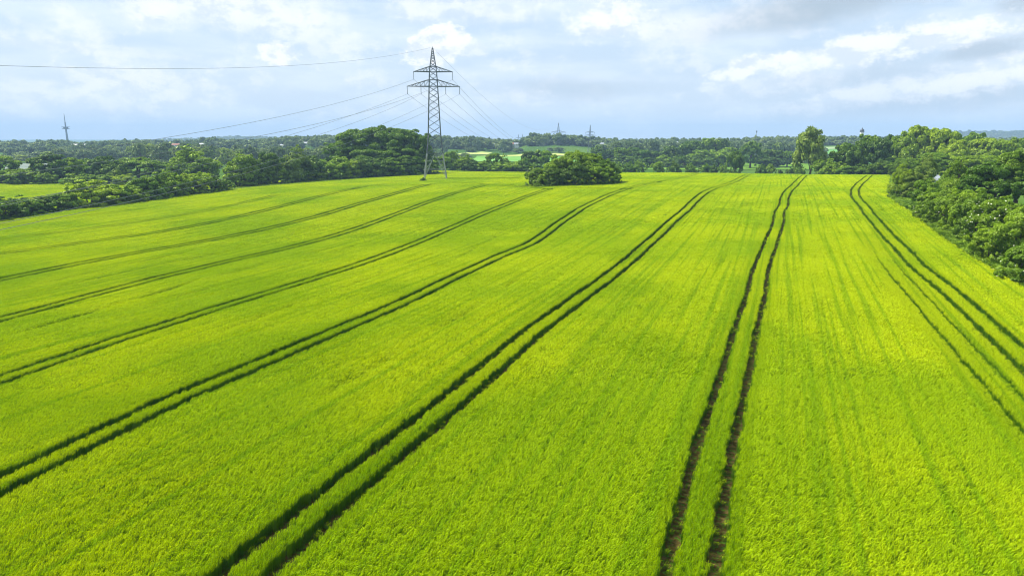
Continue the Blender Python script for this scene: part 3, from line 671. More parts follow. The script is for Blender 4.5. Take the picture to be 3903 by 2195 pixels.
# low shrubs just behind the crest and dense tree line across the green field, right of the copse
rows = [(x, 652, t+3, w*.86, Y, 'shrub', mk, 'small') for x, t, w, Y, mk in (
 (2310, 618, 70, 425, 'dark'), (2350, 612, 60, 425, 'bush'), (2400, 610, 60, 425, 'bush'), (2432, 608, 65, 425, 'bush'), (2508, 606, 60, 425, 'bush'), (2568, 608, 55, 420, 'dark'), (2632, 616, 50, 420, 'bush'), (2690, 620, 70, 420, 'bush'), (2720, 622, 45, 420, 'dark'),
 (2757, 616, 42, 415, 'bush'), (2900, 618, 48, 410, 'bush'), (2935, 618, 50, 410, 'bush'), (2973, 638, 22, 405, 'dark'), (3015, 634, 60, 400, 'dark'), (3050, 628, 50, 395, 'bush'))]
rows.append((2802, 645, 572, 62, 405, 'oak', 'oak', 'mid', dict(label='single dark rounded tree standing on the crest among low shrubs', name='crest_tree', cat='tree')))
plants(rows, 'crest_shrub', 'shrub', 'low shrubs behind the crest right of the copse', lambda i, n: 'low shrub behind the barley crest right of the copse, %s' % oi(i))
rows = [(x, 622, t, w*1.15, Y, k, mk, 'small') for x, t, w, Y, k, mk in (
 (2280, 556, 60, 640, 'oak', 'dark'), (2330, 572, 60, 640, 'oak', 'dark'), (2362, 562, 70, 640, 'oak', 'oak'), (2410, 560, 60, 640, 'oak', 'oak'), (2385, 590, 90, 620, 'shrub', 'dark'), (2450, 572, 70, 630, 'oak', 'oak'), (2490, 575, 60, 630, 'oak', 'dark'),
 (2530, 588, 70, 620, 'shrub', 'bush'), (2560, 556, 75, 640, 'oak', 'dark'), (2610, 548, 80, 650, 'oak', 'dark'), (2640, 536, 80, 660, 'oak', 'oak'), (2665, 570, 80, 630, 'oak', 'bush'), (2705, 525, 85, 670, 'oak', 'bush'), (2748, 530, 60, 670, 'oak', 'dark'),
 (2735, 570, 100, 630, 'shrub', 'bush'), (2780, 560, 80, 640, 'oak', 'bush'), (2860, 537, 82, 600, 'oak', 'oak'), (2920, 570, 70, 620, 'oak', 'dark'), (2960, 572, 70, 620, 'oak', 'dark'), (3000, 575, 60, 620, 'oak', 'bush'), (2470, 596, 80, 610, 'shrub', 'dark'), (2600, 592, 90, 610, 'shrub', 'dark'), (2690, 594, 90, 610, 'shrub', 'dark'), (2930, 596, 80, 610, 'shrub', 'dark'))]
plants(rows, 'field_tree', 'tree', 'trees of the dense line across the green field', lambda i, n: 'tree of the dense line beyond the green strip, %s in planting order' % oi(i) if i < 20 else 'low tree at the foot of the dense line beyond the green strip')
# large loose willow and the wood on the right
rows = [(3085, 664, 490, 125, 345, 'airy', 'willow', 'mid', dict(label='large loose grey green willow standing alone on the crest', name='willow_tree', cat='tree', ws=1.35))]
plants(rows, 'willow_tree', 'tree', None, None)
rows = []
for x, yb, t, w, Y, k, mk in (
  (3140, 664, 600, 70, 330, 'shrub', 'bush'), (3178, 664, 608, 70, 325, 'shrub', 'yellow'), (3215, 664, 540, 95, 345, 'oak', 'oak'), (3262, 664, 538, 80, 340, 'oak', 'oak'), (3300, 666, 518, 110, 345, 'oak', 'oak'), (3345, 666, 530, 90, 335, 'oak', 'dark'),
  (3280, 664, 622, 80, 318, 'shrub', 'dark'), (3230, 664, 625, 80, 320, 'shrub', 'bush'), (3335, 664, 618, 90, 315, 'shrub', 'dark'), (3385, 664, 600, 90, 315, 'shrub', 'dark'), (3390, 664, 510, 110, 360, 'oak', 'dark'), (3440, 664, 500, 110, 350, 'oak', 'yellow'), (3500, 664, 486, 130, 350, 'oak', 'yellow'), (3560, 664, 484, 130, 345, 'oak', 'yellow'), (3605, 664, 492, 100, 350, 'oak', 'bush'),
  (3625, 664, 530, 110, 330, 'oak', 'yellow'), (3690, 664, 509, 100, 380, 'oak', 'bush'), (3740, 664, 522, 120, 340, 'oak', 'yellow'), (3790, 664, 530, 110, 330, 'oak', 'yellow'), (3840, 664, 532, 100, 330, 'oak', 'yellow'), (3890, 664, 530, 110, 335, 'oak', 'oak'), (3960, 664, 540, 130, 330, 'oak', 'bush'),
  (3450, 690, 600, 110, 295, 'oak', 'oak'), (3545, 700, 580, 130, 285, 'oak', 'bush'), (3440, 700, 615, 80, 270, 'shrub', 'dark'), (3680, 700, 590, 140, 280, 'oak', 'yellow'), (3780, 720, 590, 130, 275, 'oak', 'bush'), (3870, 720, 575, 130, 260, 'oak', 'oak')):
    rows.append((x, yb, t, w*1.2, Y, k, mk, 'mid' if Y > 300 else 'near'))
plants(rows, 'wood_tree', 'tree', 'trees of the wood on the right', lambda i, n: 'tree in the wood right of the loose willow, x' if False else 'leafy tree in the wood behind the right hedge, %s in its row' % oi(i))
# tall shrubs lining the right edge, coming towards the camera
rows = []
for i, (x, yb, t, w, bk, k, mk, lb, ex) in enumerate((
  (3435, 756, 622, 75, 5, 'tall', 'yellow', 'slim bright shrub at the far tip of the right hedge', {}),
  (3480, 770, 640, 100, 12, 'shrub', 'willow', 'pale shrub with swept branches near the right hedge tip', {}),
  (3505, 765, 585, 100, 26, 'tall', 'willow', 'silvery windswept tree rising behind the right hedge tip', {}),
  (3425, 752, 690, 70, 3, 'shrub', 'bush', 'low flowering shrub at the corner of the right hedge', dict(blossom=60)),
  (3520, 815, 670, 110, 6, 'shrub', 'bush', 'mid green shrub just before the gap with the grey roof', {}),
  (3560, 845, 715, 120, 5, 'shrub', 'bush', 'shrub with a white flower patch low on the right hedge', dict(blossom=40)),
  (3632, 830, 597, 115, 26, 'tall', 'yellow', 'upright yellow green tree inside the right hedge', {}),
  (3600, 880, 690, 130, 9, 'shrub', 'yellow', 'bright leafy shrub halfway along the right hedge', {}),
  (3660, 905, 700, 140, 8, 'shrub', 'bush', 'green shrub with dark hollows halfway along the right hedge', {}),
  (3770, 860, 616, 210, 22, 'oak', 'oak', 'dark chestnut like tree spreading above the right hedge', {}),
  (3720, 945, 715, 150, 9, 'shrub', 'bush', 'dense shrub under the dark spreading tree', {}),
  (3850, 900, 570, 190, 34, 'oak', 'oak', 'tall dark tree at the right border of the photo', {}),
  (3800, 985, 735, 190, 10, 'shrub', 'yellow', 'large pale flowering shrub in the right hedge', dict(blossom=90)),
  (3770, 1000, 850, 150, 4, 'shrub', 'bush', 'lower green shrub before the large pale flowering one', {}),
  (3880, 1050, 760, 190, 9, 'shrub', 'bush', 'big shrub at the right border behind the nearest one', dict(blossom=50)),
  (3900, 1085, 905, 170, 3, 'shrub', 'bush', 'nearest shrub of the right hedge, cut by the photo edge', dict(blossom=30)),
  (4010, 1120, 800, 200, 6, 'shrub', 'bush', 'shrub just beyond the right edge of the photo', {}),
  (4120, 1220, 900, 220, 4, 'shrub', 'dark', 'dark shrub beyond the right edge, nearest the camera', {}))):
    ex = dict(ex); ex.update(label=lb, back=bk, ws=1.2, name='tree' if 'tree' in lb.split() else 'hedge_shrub', cat='tree' if 'tree' in lb.split() else 'shrub')
    if x > 3903:   # beyond the frame: continue the hedge line by plan position
        Yn = 78 if x < 4100 else 66
        rows.append((x, yb, t, w, Yn, k, mk, 'near', ex))
    else: rows.append((x, yb, t, w*1.1, None, k, mk, 'near', ex))
plants(rows, 'hedge_shrub', 'shrub', 'shrubs of the hedge along the right edge', None)
# rough grass along both hedges
def margin():
    P = []; 
    for key, y0, y1, a, b in (('hr', 30, 290, -.2, 5.5), ('hl', 150, 372, -6, 2.)):
        Y = rs.uniform(y0, y1, int((y1-y0)*(b-a)*7)); X = line_x(TRK[key], Y)+rs.uniform(a, b, len(Y))
        P.append(np.stack([X, Y, G(X, Y)-.02], 1))
    for cx, cy, r0, r1, n_ in ((22, 241.5, 8, 18, 5200), (PYX, PYY, 0, 8, 900)):
        a = rs.uniform(0, 6.28, n_); q = np.sqrt(rs.uniform((r0/r1)**2, 1, n_))*r1; X = cx+q*np.cos(a); Y = cy+q*np.sin(a)*.62
        P.append(np.stack([X, Y, G(X, Y)-.02], 1))
    P = np.concatenate(P); n = len(P); s_ = rs.uniform(.5, 1.1, n)
    o = scatter('margin_grass', P, np.stack([s_*1.2, s_*1.2, s_], 1), np.stack([rs.normal(0, .15, n), rs.normal(0, .15, n), rs.uniform(0, 6.28, n)], 1),
                [tuft('grass', 700+q, .34, 40, .85, .05, .3, M['bush']) for q in range(4)])
    tag(o, 'rough grass at the foot of the hedges and round the copse', kind='stuff')
PYX, PYY = -34.2, 312.
margin()
# small plants by the pylon foot
rows = [(1613, 690, 676, 26, None, 'shrub', 'dark', 'small', dict(label='small dark bush at the left foot of the lattice pylon'))]
plants(rows, 'bush', 'bush', None, None)

# fields in the valley and on the slopes (2576 px frame: near left, near right, far right, far left)
FIELDS = [
 ('grey_field', [(10, 427), (150, 427), (140, 411), (20, 411)], (.16, .20, .17), (.20, .23, .19)),
 ('green_field', [(1180, 407), (1500, 407), (1400, 394), (1200, 394)], (.12, .28, .05), (.16, .32, .07)),
 ('pale_field', [(1195, 393), (1480, 393), (1400, 386.5), (1330, 386.5)], (.33, .41, .10), (.40, .47, .14)),
 ('pale_field', [(1135, 390), (1225, 390), (1240, 384.5), (1175, 384.5)], (.33, .40, .11), (.37, .43, .14)),
 ('green_field', [(1500, 428), (2060, 428), (2040, 413), (1520, 413)], (.10, .20, .02), (.13, .24, .03)),
 ('green_field', [(2080, 412), (2260, 412), (2230, 378), (2075, 378)], (.10, .26, .06), (.13, .30, .08)),
 ('pale_field', [(2070, 377), (2250, 377), (2260, 371.5), (2070, 371.5)], (.20, .30, .13), (.25, .34, .16)),
 ('pale_field', [(2030, 363.5), (2260, 363.5), (2240, 357), (2040, 359)], (.26, .32, .16), (.30, .36, .18)),
 ('pale_field', [(1930, 365), (2010, 365), (2010, 360.5), (1960, 360.5)], (.26, .32, .16), (.30, .36, .18)),
 ('pale_field', [(1410, 368), (1500, 368), (1500, 362), (1390, 363)], (.28, .34, .16), (.30, .36, .18)),
 ('pale_field', [(345, 400), (400, 400), (400, 396), (350, 396)], (.42, .48, .22), (.46, .5, .25)),
 ('pale_field', [(430, 398), (480, 398), (480, 394), (430, 394)], (.42, .48, .22), (.46, .5, .25)),
 ('pale_field', [(1750, 358), (1850, 358), (1845, 354.5), (1760, 354.5)], (.26, .36, .14), (.30, .40, .16)),
]
CLEAR = [(min(p[0] for p in q), max(p[0] for p in q), min(p[1] for p in q), max(p[1] for p in q)) for nm, q, c1, c2 in FIELDS]
def clear_of(px, py, tall=9.0):
    k = np.ones(np.shape(px), bool)
    for (a, b, c, d) in CLEAR: k = k & ~np.asarray((px > a) & (px < b) & (py > c-1.5) & (py < d+tall), bool)
    return k
# valley trees: hazy individuals, a few rows of each kind of crown
rr = random.Random(5)
def far_band(x0, x1, n, ytop0, ytop1, Y0, Y1, label, group, w0=14, w1=22):
    for i in range(n):
        x = x0+(x1-x0)*(i+rr.uniform(.1, .9))/n; Y = rr.uniform(Y0, Y1)
        X = at(x, 560, Y)[0]; z = float(G(X, Y))
        if not clear_of(x/1.515, 346-z/Y*1736, 7.): continue
        zt = at(x, rr.uniform(ytop0, ytop1), Y)[2]
        h = min(24, max(7, zt-z)); w = rr.uniform(w0, w1)*.9
        tree('valley_tree', label, 'tree', group, (X, Y, z), w, h, 'oak' if rr.random() < .8 else 'airy', 'far' if rr.random() < .8 else 'willow', 'tiny', rr.randint(0, 3))
far_band(500, 800, 24, 540, 560, 600, 760, 'hazy grey green tree of the left middle distance wood', 'hazy wood in the left middle distance')
far_band(780, 1290, 34, 548, 575, 560, 760, 'hazy tree between the pointed tree and the oaks, in the valley', 'hazy trees between pointed tree and oaks')
far_band(-60, 170, 18, 588, 600, 640, 760, 'hazy tree of the row behind the grey field on the left', 'hazy row behind the grey field')
far_band(130, 520, 24, 560, 580, 700, 860, 'hazy blue green tree in the valley on the left', 'hazy valley trees on the left')
far_band(0, 520, 22, 545, 565, 880, 960, 'small bluish tree near the foot of the left ridge', 'bluish trees at the left ridge foot')
far_band(2150, 2330, 12, 545, 560, 820, 900, 'hazy tree in the clump below the two far pylons', 'clump below the far pylons')
far_band(1690, 2150, 20, 556, 570, 880, 960, 'small hazy tree in the valley right of the pylon', 'hazy valley trees right of the pylon')
far_band(2330, 3010, 40, 535, 552, 760, 950, 'hazy tree in front of the ridge beyond the dense tree line', 'hazy trees beyond the dense tree line')
far_band(3120, 3330, 10, 545, 558, 860, 960, 'hazy tree on the pale slope left of the right hand wood', 'hazy trees on the pale slope')
far_band(3330, 3960, 24, 520, 535, 520, 760, 'tree behind the leafy wood on the right', 'trees behind the right hand wood')

# far wooded ridge: one mass, nobody could count it
def woodland():
    P = []; S = []; Ro = []
    X, Y = grid_points(-1250, 1250, 975, 1260, 10.5)
    az = np.arctan2(X, Y); px = 1288+np.tan(az)*1736
    low = np.interp(Y, [975, 1010, 1040], [.30, .6, 1.])
    nz = vnoise(X, Y, 38, 3)
    k = (nz*.5+.5 < low) & (np.abs(X) < .86*Y+30)
    k &= clear_of(px, 346+(-G(X, Y))/Y*1736, .5) | (Y > 1030)
    k &= ~((px > 1990) & (px < 2120) & (Y < 1050)); k &= ~((px > 2240) & (px < 2300) & (Y < 1040))
    for hx, hy, hw_ in HOUSES: k &= ~((np.abs(X/Y-hx/hy) < (hw_*.5+3)/hy) & (Y < hy+6) & (Y > hy-120))
    X, Y = X[k], Y[k]; n = len(X)
    w = rs.uniform(11, 20, n); h = rs.uniform(7, 15, n)*(1+.25*vnoise(X, Y, 45, 6))
    P.append(np.stack([X, Y, G(X, Y)], 1)); S.append(np.stack([w, w, h], 1)); Ro.append(np.stack([np.zeros(n), np.zeros(n), rs.uniform(0, 6.28, n)], 1))
    # scattered groves lower down
    X, Y = grid_points(-1000, 1000, 470, 960, 13)
    nz = vnoise(X, Y, 55, 11)+.4*vnoise(X, Y, 21, 5)
    px = 1288+X/Y*1736; zz = G(X, Y); py = 346-zz/Y*1736*-1.0
    py = 346+(-zz)/Y*1736
    k = (nz > .25) & (np.abs(X) < .80*Y) & (Y > 560)
    k &= clear_of(px, py)
    for hx, hy, hw_ in HOUSES: k &= ~((np.abs(X/Y-hx/hy) < (hw_*.5+3)/hy) & (Y < hy+6))
    X, Y = X[k], Y[k]; n = len(X)
    w = rs.uniform(9, 16, n); h = rs.uniform(5, 10, n)
    P.append(np.stack([X, Y, G(X, Y)], 1)); S.append(np.stack([w, w, h], 1)); Ro.append(np.stack([np.zeros(n), np.zeros(n), rs.uniform(0, 6.28, n)], 1))
    # the bluer hills farther back
    X, Y = grid_points(-3600, 3600, 3300, 3900, 26)
    k = (far_hill(X) > 0); X, Y = X[k], Y[k]; n = len(X)
    w = rs.uniform(24, 40, n); h = rs.uniform(14, 22, n)
    zz = G(X, Y)+far_hill(X)*np.clip(1-np.abs(Y-3600)/330, 0, 1)
    P.append(np.stack([X, Y, zz], 1)); S.append(np.stack([w, w, h], 1)); Ro.append(np.stack([np.zeros(n), np.zeros(n), rs.uniform(0, 6.28, n)], 1))
    src = []
    for q in range(6):
        L = lobes_for('oak' if q % 3 else 'shrub', 50+q)
        me = crown_mesh('wood', 60+q, L, 420, .13, M['far'], lo=.02)
        src.append(bpy.data.objects.new('wood', me))
    o = scatter('distant_woodland', np.concatenate(P), np.concatenate(S), np.concatenate(Ro), src)
    tag(o, 'hazy wooded ridge closing the horizon', kind='stuff')
def far_hill(X):
    """extra height of the blue hills beyond the ridge"""
    px = 1288+X/3600*1736
    y = np.interp(px, [-300, 200, 430, 520, 560, 600, 640, 700, 800, 1500, 2000, 2130, 2300, 2390, 2450, 2500, 2576, 3000], [350, 350, 350, 347, 345, 342.5, 343, 345, 349, 350, 350, 350, 340, 330, 328.5, 330, 326, 328])
    top = (346-y)/1736*3600
    return np.where(y >= 349.5, 0, np.maximum(0, top-18-G(X, np.full_like(X, 3600.))))
def hills():
    xs = np.linspace(-3800, 3800, 160); ys = np.linspace(3230, 3970, 15)
    X, Y = np.meshgrid(xs, ys)
    Z = G(X, Y)-3+np.clip(1-np.abs(Y-3600)/330, -.02, 1)*(far_hill(X.ravel()).reshape(X.shape)+3)
    i, j = np.meshgrid(np.arange(159), np.arange(14)); k = (j*160+i).ravel()
    F = np.stack([k, k+1, k+161, k+160], 1)
    m = plain('hill_ground', (.06, .11, .04), .9, 0, .2, .01)
    tag(obj('hills', np_mesh('hills', np.stack([X.ravel(), Y.ravel(), Z.ravel()], 1), F, m, True)), kind='structure')
hills()
for nm, q, c1, c2 in FIELDS: ppatch(nm, q, c1, c2)
HOUSES = []
def house(x, y, wpx, hpx, Y, label, roof='roof_red', wall='render_wall', rz=0., depth=8., name='farmhouse', cat='house'):
    """x, y: foot centre in the 3903 px photo"""
    hq = hit(x, y+1, -.8)
    if name != 'shed': Y = min(1075., hq[1]) if hq is not None and hq[1] > 450 else 1075.
    X = at(x, y, Y)[0]; w = wpx*Y/FO; hh = max(2.6, hpx*Y/FO)
    e = empty(name, (X, Y, float(G(X, Y))), rz); tag(e, label, cat, 'pale buildings in the far landscape')
    base = max(0., at(x, y, Y)[2]-float(G(X, Y))); hw = max(2.8, min(base, 5)+hh*.6); HOUSES.append((X, Y, w))
    m = MB(); m.box((0, 0, hw/2-.5), (w, depth, hw+1.0)); m.build('wall', M[wall], e)
    rh = depth*.24; m = MB(); k = .4
    y0 = depth/2+k; x0 = w/2+k
    m.v = [(-x0, -y0, hw-.1), (x0, -y0, hw-.1), (x0, y0, hw-.1), (-x0, y0, hw-.1), (-x0, 0, hw+rh), (x0, 0, hw+rh), (-x0, -y0, hw-.35), (x0, -y0, hw-.35), (x0, y0, hw-.35), (-x0, y0, hw-.35)]
    m.f = [(0, 1, 5, 4), (3, 4, 5, 2), (0, 4, 3), (1, 2, 5), (6, 9, 8, 7), (6, 7, 1, 0), (8, 9, 3, 2), (7, 8, 2, 1), (9, 6, 0, 3)]
    m.build('roof', M[roof], e)
    n = max(1, int(w/4))
    for i in range(n):
        wn = MB(); wn.box((-w/2+(i+.5)*w/n, -depth/2-.03, hw-1.5), (1.2, .1, 1.2)); wn.build('window', M['window'], e)
    return e
for a in (
 (325, 541, 12, 5, 950, 'white gabled house high on the left ridge, right of the tower', 'roof_grey', 'render_wall'),
 (284, 545, 22, 4, 940, 'long white farm building on the left ridge below the tower', 'roof_grey', 'render_wall'),
 (106, 545, 16, 4, 950, 'low pale building on the left ridge, left of the tower', 'roof_grey', 'render_wall'),
 (680, 552, 60, 6, 900, 'long pale farm building behind the pointed tree', 'roof_red', 'render_wall'),
 (770, 551, 26, 4, 905, 'white barn end beside the long pale farm building', 'roof_grey', 'render_wall'),
 (1075, 562, 30, 5, 860, 'long white shed glimpsed left of the oaks', 'roof_grey', 'render_wall'),
 (1170, 553, 26, 5, 900, 'pale house glimpsed just left of the oaks', 'roof_grey', 'render_wall'),
 (1970, 550, 18, 5, 930, 'white house with grey roof in the valley left of the copse', 'roof_grey', 'render_wall'),
 (1889, 557, 14, 5, 930, 'small white house among valley trees right of the pylon', 'roof_grey', 'render_wall'),
 (1848, 556, 9, 4, 930, 'tiny white cottage nearest the pylon in the valley', 'roof_red', 'render_wall'),
 (1953, 551, 8, 5, 935, 'tiny gabled white house beside the grey roofed one', 'roof_red', 'render_wall'),
 (2582, 549, 18, 4, 900, 'whitish grey roofed barn right of the far pylons', 'roof_grey', 'render_wall'),
 (2775, 546, 13, 6, 860, 'white gable end house in front of the ridge by the mast', 'roof_grey', 'render_wall'),
 (2290, 553, 24, 3, 930, 'long low pale building right of the clump of far pylons', 'roof_grey', 'render_wall'),
 (2443, 565, 16, 4, 900, 'white shed behind the dense tree line left end', 'roof_grey', 'render_wall'),
 (3372, 527, 16, 5, 1000, 'white block seen beside the right hand wood on the ridge', 'roof_grey', 'render_wall'),
 (3655, 521, 20, 5, 1000, 'pale building on the ridge above the right hand wood', 'roof_grey', 'render_wall')): house(*a)
h_ = hit(3552, 700, 0)
Xs, Ys = at(3552, 692, 210.)[0], 210.
zg = float(G(Xs, Ys))
house(3552, 703, 22, 5, 205., 'grey roofed shed glimpsed through the right hedge', 'roof_grey', 'concrete', rz=.3, depth=6, name='shed', cat='shed')

woodland()

# ------------------------------------------------------------------ pylons
def prof(z, P): return float(np.interp(z, [p[0] for p in P], [p[1] for p in P]))
def pylon(name, label, group, loc, H, W, arms, rz=0, rl=.16, rb=.075, splay=None, ins=3.2, feet=True, cat='pylon'):
    """square lattice mast: W = [(height, body width)], arms = [(z, half length, apex z, [insulator x])]"""
    e = empty(name, loc, rz); tag(e, label, cat, group)
    zs = [splay]; z = splay
    while z < H-1.0:
        z += max(.9, prof(z, W)*.62); zs.append(min(z, H))
    b = MB()
    def cor(z, k):
        w = prof(z, W)/2; s = ((-1, -1), (1, -1), (1, 1), (-1, 1))[k % 4]; return (s[0]*w, s[1]*w, z)
    for k in range(4):
        for a, c in zip(zs[:-1], zs[1:]): b.tube(cor(a, k), cor(c, k), rl, rl, 5)
    for a, c in zip(zs[:-1], zs[1:]):
        for k in range(4):
            b.tube(cor(a, k), cor(c, k+1), rb, rb, 4); b.tube(cor(a, k+1), cor(c, k), rb, rb, 4)
    for z in [zs[0]]+[q for a in arms for q in (a[0], a[2])]:
        for k in range(4): b.tube(cor(z, k), cor(z, k+1), rb*1.3, rb*1.3, 4)
    b.tube((0, 0, H-.4), (0, 0, H+.5), rl*.8, rl*.5, 5)
    b.build('lattice_body', M['steel_dark'], e)
    for k in range(4):      # splayed legs
        l = MB(); l.tube(cor(0, k), cor(splay, k), rl*1.1, rl, 6)
        p0 = Vector(cor(0, k)); p1 = Vector(cor(splay, k))
        for kk in (1, -1):
            n0 = (Vector(cor(0, k+kk))+p0)/2; n1 = (Vector(cor(splay, k+kk))+p1)/2
            zq = .42; c_ = p0.lerp(p1, zq); f_ = n0.lerp(n1, zq)
            l.tube(p0.lerp(p1, .02), n1, rb, rb, 4); l.tube(c_, f_, rb, rb, 4)
            l.tube(c_, p0.lerp(n1, .68), rb*.8, rb*.8, 4); l.tube(p0.lerp(p1, .72), p0.lerp(n1, .72), rb*.8, rb*.8, 4); l.tube(c_, p0.lerp(n1, .22), rb*.8, rb*.8, 4)
        l.build('leg', M['steel'], e)
        if feet:
            f = MB(); w = prof(0, W)/2; s = ((-1, -1), (1, -1), (1, 1), (-1, 1))[k]
            f.lathe([(.0, .25), (.55, .25), (.6, .2), (.75, -1.2)], 10, (s[0]*w, s[1]*w)); f.build('footing', M['concrete'], e)
    for z, hl, za, ix in arms:
        a = MB(); wz = prof(z, W)/2; wa = prof(za, W)/2
        for s in (-1, 1):
            tip = (s*hl, 0, z)
            for y in (-1, 1):
                a.tube((s*wz, y*wz, z), tip, rl*.95, rl*.8, 5); a.tube((s*wa, y*wa, za), tip, rl*.7, rl*.6, 5)
                n = 4; pl = Vector((s*wz, y*wz, z)); pu = Vector((s*wa, y*wa, za)); tv = Vector(tip)
                for q in range(1, n+1):
                    f = q/(n+1.0); g = (q-.5)/(n+1.0)
                    a.tube(pl.lerp(tv, f), pu.lerp(tv, f), rb*.7, rb*.7, 4); a.tube(pu.lerp(tv, g-.1 if g > .1 else 0), pl.lerp(tv, f), rb*.7, rb*.7, 4)
            for q in range(1, 5):
                f = q/5; p = Vector((s*wz, -wz, z)).lerp(Vector(tip), f); r_ = Vector((s*wz, wz, z)).lerp(Vector(tip), f); a.tube(p, r_, rb*.6, rb*.6, 4)
        a.build('cross_arm', M['steel_dark'], e)
        for x in ix:
            i = MB(); i.tube((x, 0, z), (x, 0, z-.35), .06, .06, 5)
            n = 8
            for q in range(n):
                zz = z-.35-(ins-.7)*q/n; i.lathe([(.05, zz), (.17, zz-.05), (.17, zz-.12), (.05, zz-.2), (.05, zz-(ins-.7)/n)], 8, (x, 0))
            i.box((x, 0, z-ins+.15), (.3, .5, .25)); i.build('insulator', M['glass'], e)
    return e
PY1 = (-33.6, 312.0); zb = float(G(*PY1))
H1 = 37.5-zb
W1 = [(0, 10.2), (H1*.065, 8.6), (H1*.33, 5.6), (H1*.70, 3.8), (H1*.81, 3.2), (H1*.845, 2.85), (H1*.93, 1.5), (H1, .35)]
zu, zl = 27.7-zb, 21.6-zb
main = pylon('pylon', 'tall grey lattice pylon with two cross arms, standing in the barley beside the oaks', 'high voltage pylons', (PY1[0]-.6, PY1[1], zb), H1, W1,
      [(zu, 8.5, zu+2.2, [-8.4, 8.4]), (zl, 11.5, zl+2.8, [-11.3, -5.4, 5.3, 11.3])], rz=R(4), rl=.18, rb=.095, splay=H1*.21)
# far pylon behind the ridge, one wide arm
p2 = at(2127.5, 560, 1100.); z2 = float(G(p2[0], 1100.)); H2 = at(2127, 470, 1100.)[2]-z2; za2 = at(2127, 505, 1100.)[2]-z2
W2 = [(0, 8), (za2, 3.6), (za2+2.5, 3.2), (H2, .3)]
pylon('pylon', 'distant pylon with one wide cross arm on the ridge above the copse', 'high voltage pylons', (p2[0], 1100., z2), H2, W2, [(za2, 11.6, za2+2.4, [-11.4, -5.5, 5.5, 11.4])], rz=R(-5), rl=.26, rb=.13, splay=8, ins=3.4, feet=False)
p3 = at(2248, 560, 930.); z3 = float(G(p3[0], 930.)); H3 = at(2248, 477, 930.)[2]-z3; za3 = at(2248, 505, 930.)[2]-z3; zc3 = at(2248, 517, 930.)[2]-z3
pylon('pylon', 'smaller distant pylon with two cross arms, right of the wide armed one', 'high voltage pylons', (p3[0], 930., z3), H3, [(0, 5.6), (zc3, 2.2), (H3, .2)], [(za3, 6., za3+1.2, [-5.9, 5.9]), (zc3, 8., zc3+1.4, [-7.8, 7.8])], rz=R(-12), rl=.18, rb=.09, splay=8, ins=2.0, feet=False)
for (x, t, lb) in ((1976, 513, 'tiny pylon far behind the low dip of the ridge, left one'), (1992, 512, 'tiny pylon far behind the low dip of the ridge, right one')):
    p4 = at(x, 520, 1900.); z4 = float(G(p4[0], 1900.)); H4 = max(20, at(x, t, 1900.)[2]-z4)
    pylon('pylon', lb, 'high voltage pylons', (p4[0], 1900., z4), H4, [(0, 6), (H4*.7, 2.6), (H4, .3)], [(H4*.72, 9, H4*.76, [])], rz=R(-10), rl=.2, rb=.1, splay=8, feet=False)

# wires
AT1 = dict(E=(-35.0, 312, 37.6), UL=(-42.9, 312, 24.5), UR=(-26.9, 312, 24.5), LL=(-45.6, 312, 18.4), LIL=(-39.9, 312, 18.4), LIR=(-29.7, 312, 18.5), LR=(-23.9, 312, 18.5))
def w1(k):
    """the point where a wire hangs on the main pylon, following its turn"""
    x, z = {'E': (0, H1+.3), 'UL': (-8.4, zu-3.2), 'UR': (8.4, zu-3.2), 'LL': (-11.3, zl-3.2), 'LIL': (-5.4, zl-3.2), 'LIR': (5.3, zl-3.2), 'LR': (11.3, zl-3.2)}[k]
    return Vector((PY1[0]-.6+x*math.cos(R(4)), PY1[1]+x*math.sin(R(4)), zb+z))
co_ = dict(E=(.198, .00033), UL=(.200, .00029), UR=(.208, .00033), LL=(.200, .00025), LIL=(.222, .00040), LIR=(.219, .00036), LR=(.213, .00034))
WN = dict(E='earth wire', UL='upper left conductor', UR='upper right conductor', LL='outer left conductor', LIL='inner left conductor', LIR='inner right conductor', LR='outer right conductor')
def wire(pts, r, label):
    m = MB()
    m.path(pts, [r]*len(pts), 5); o = m.build('power_line', M['wire'])
    tag(o, label, 'wire', 'wires on the tall pylon')
d = (math.sin(R(-12.0)), -math.cos(R(-12.0)))
for k, (a, b) in co_.items():
    p = w1(k); dd = (math.sin(R(-14.)), -math.cos(R(-14.))) if k == 'E' else d
    L_ = 470
    pts = [(p[0]+dd[0]*s, p[1]+dd[1]*s, p[2]-a*s+b*s*s) for s in np.linspace(0, L_, 60)]
    wire(pts, .032 if k == 'E' else .040, '%s from the tall pylon, span sagging towards the camera on the left' % WN[k])
far = dict(E=(0, H2), UL=(-5.5, za2-3.4), UR=(5.5, za2-3.4), LL=(-11.4, za2-3.4), LIL=(-5.5, za2-3.4), LIR=(5.5, za2-3.4), LR=(11.4, za2-3.4))
for k in co_:
    p = w1(k); x, z = far[k]; q = Vector((p2[0]+x*math.cos(R(-5))+(.5 if k in ('UL', 'UR') else 0), 1100+x*math.sin(R(-5)), z2+z))
    sag = 21 if k == 'E' else 26
    pts = []
    for u in np.linspace(0, 1, 60):
        v = p.lerp(q, u); pts.append((v[0], v[1], v[2]-4*sag*u*(1-u)))
    wire(pts, .04 if k == 'E' else .05, '%s from the tall pylon, span running away to the far ridge' % WN[k])

# ------------------------------------------------------------------ towers and buildings
Yt = 2200.; TS = 2200/3900
b0 = at(256.5, 531, Yt); zt0 = float(G(b0[0], Yt)); zp = at(251, 488, Yt)[2]; ztop = at(243, 433, Yt)[2]
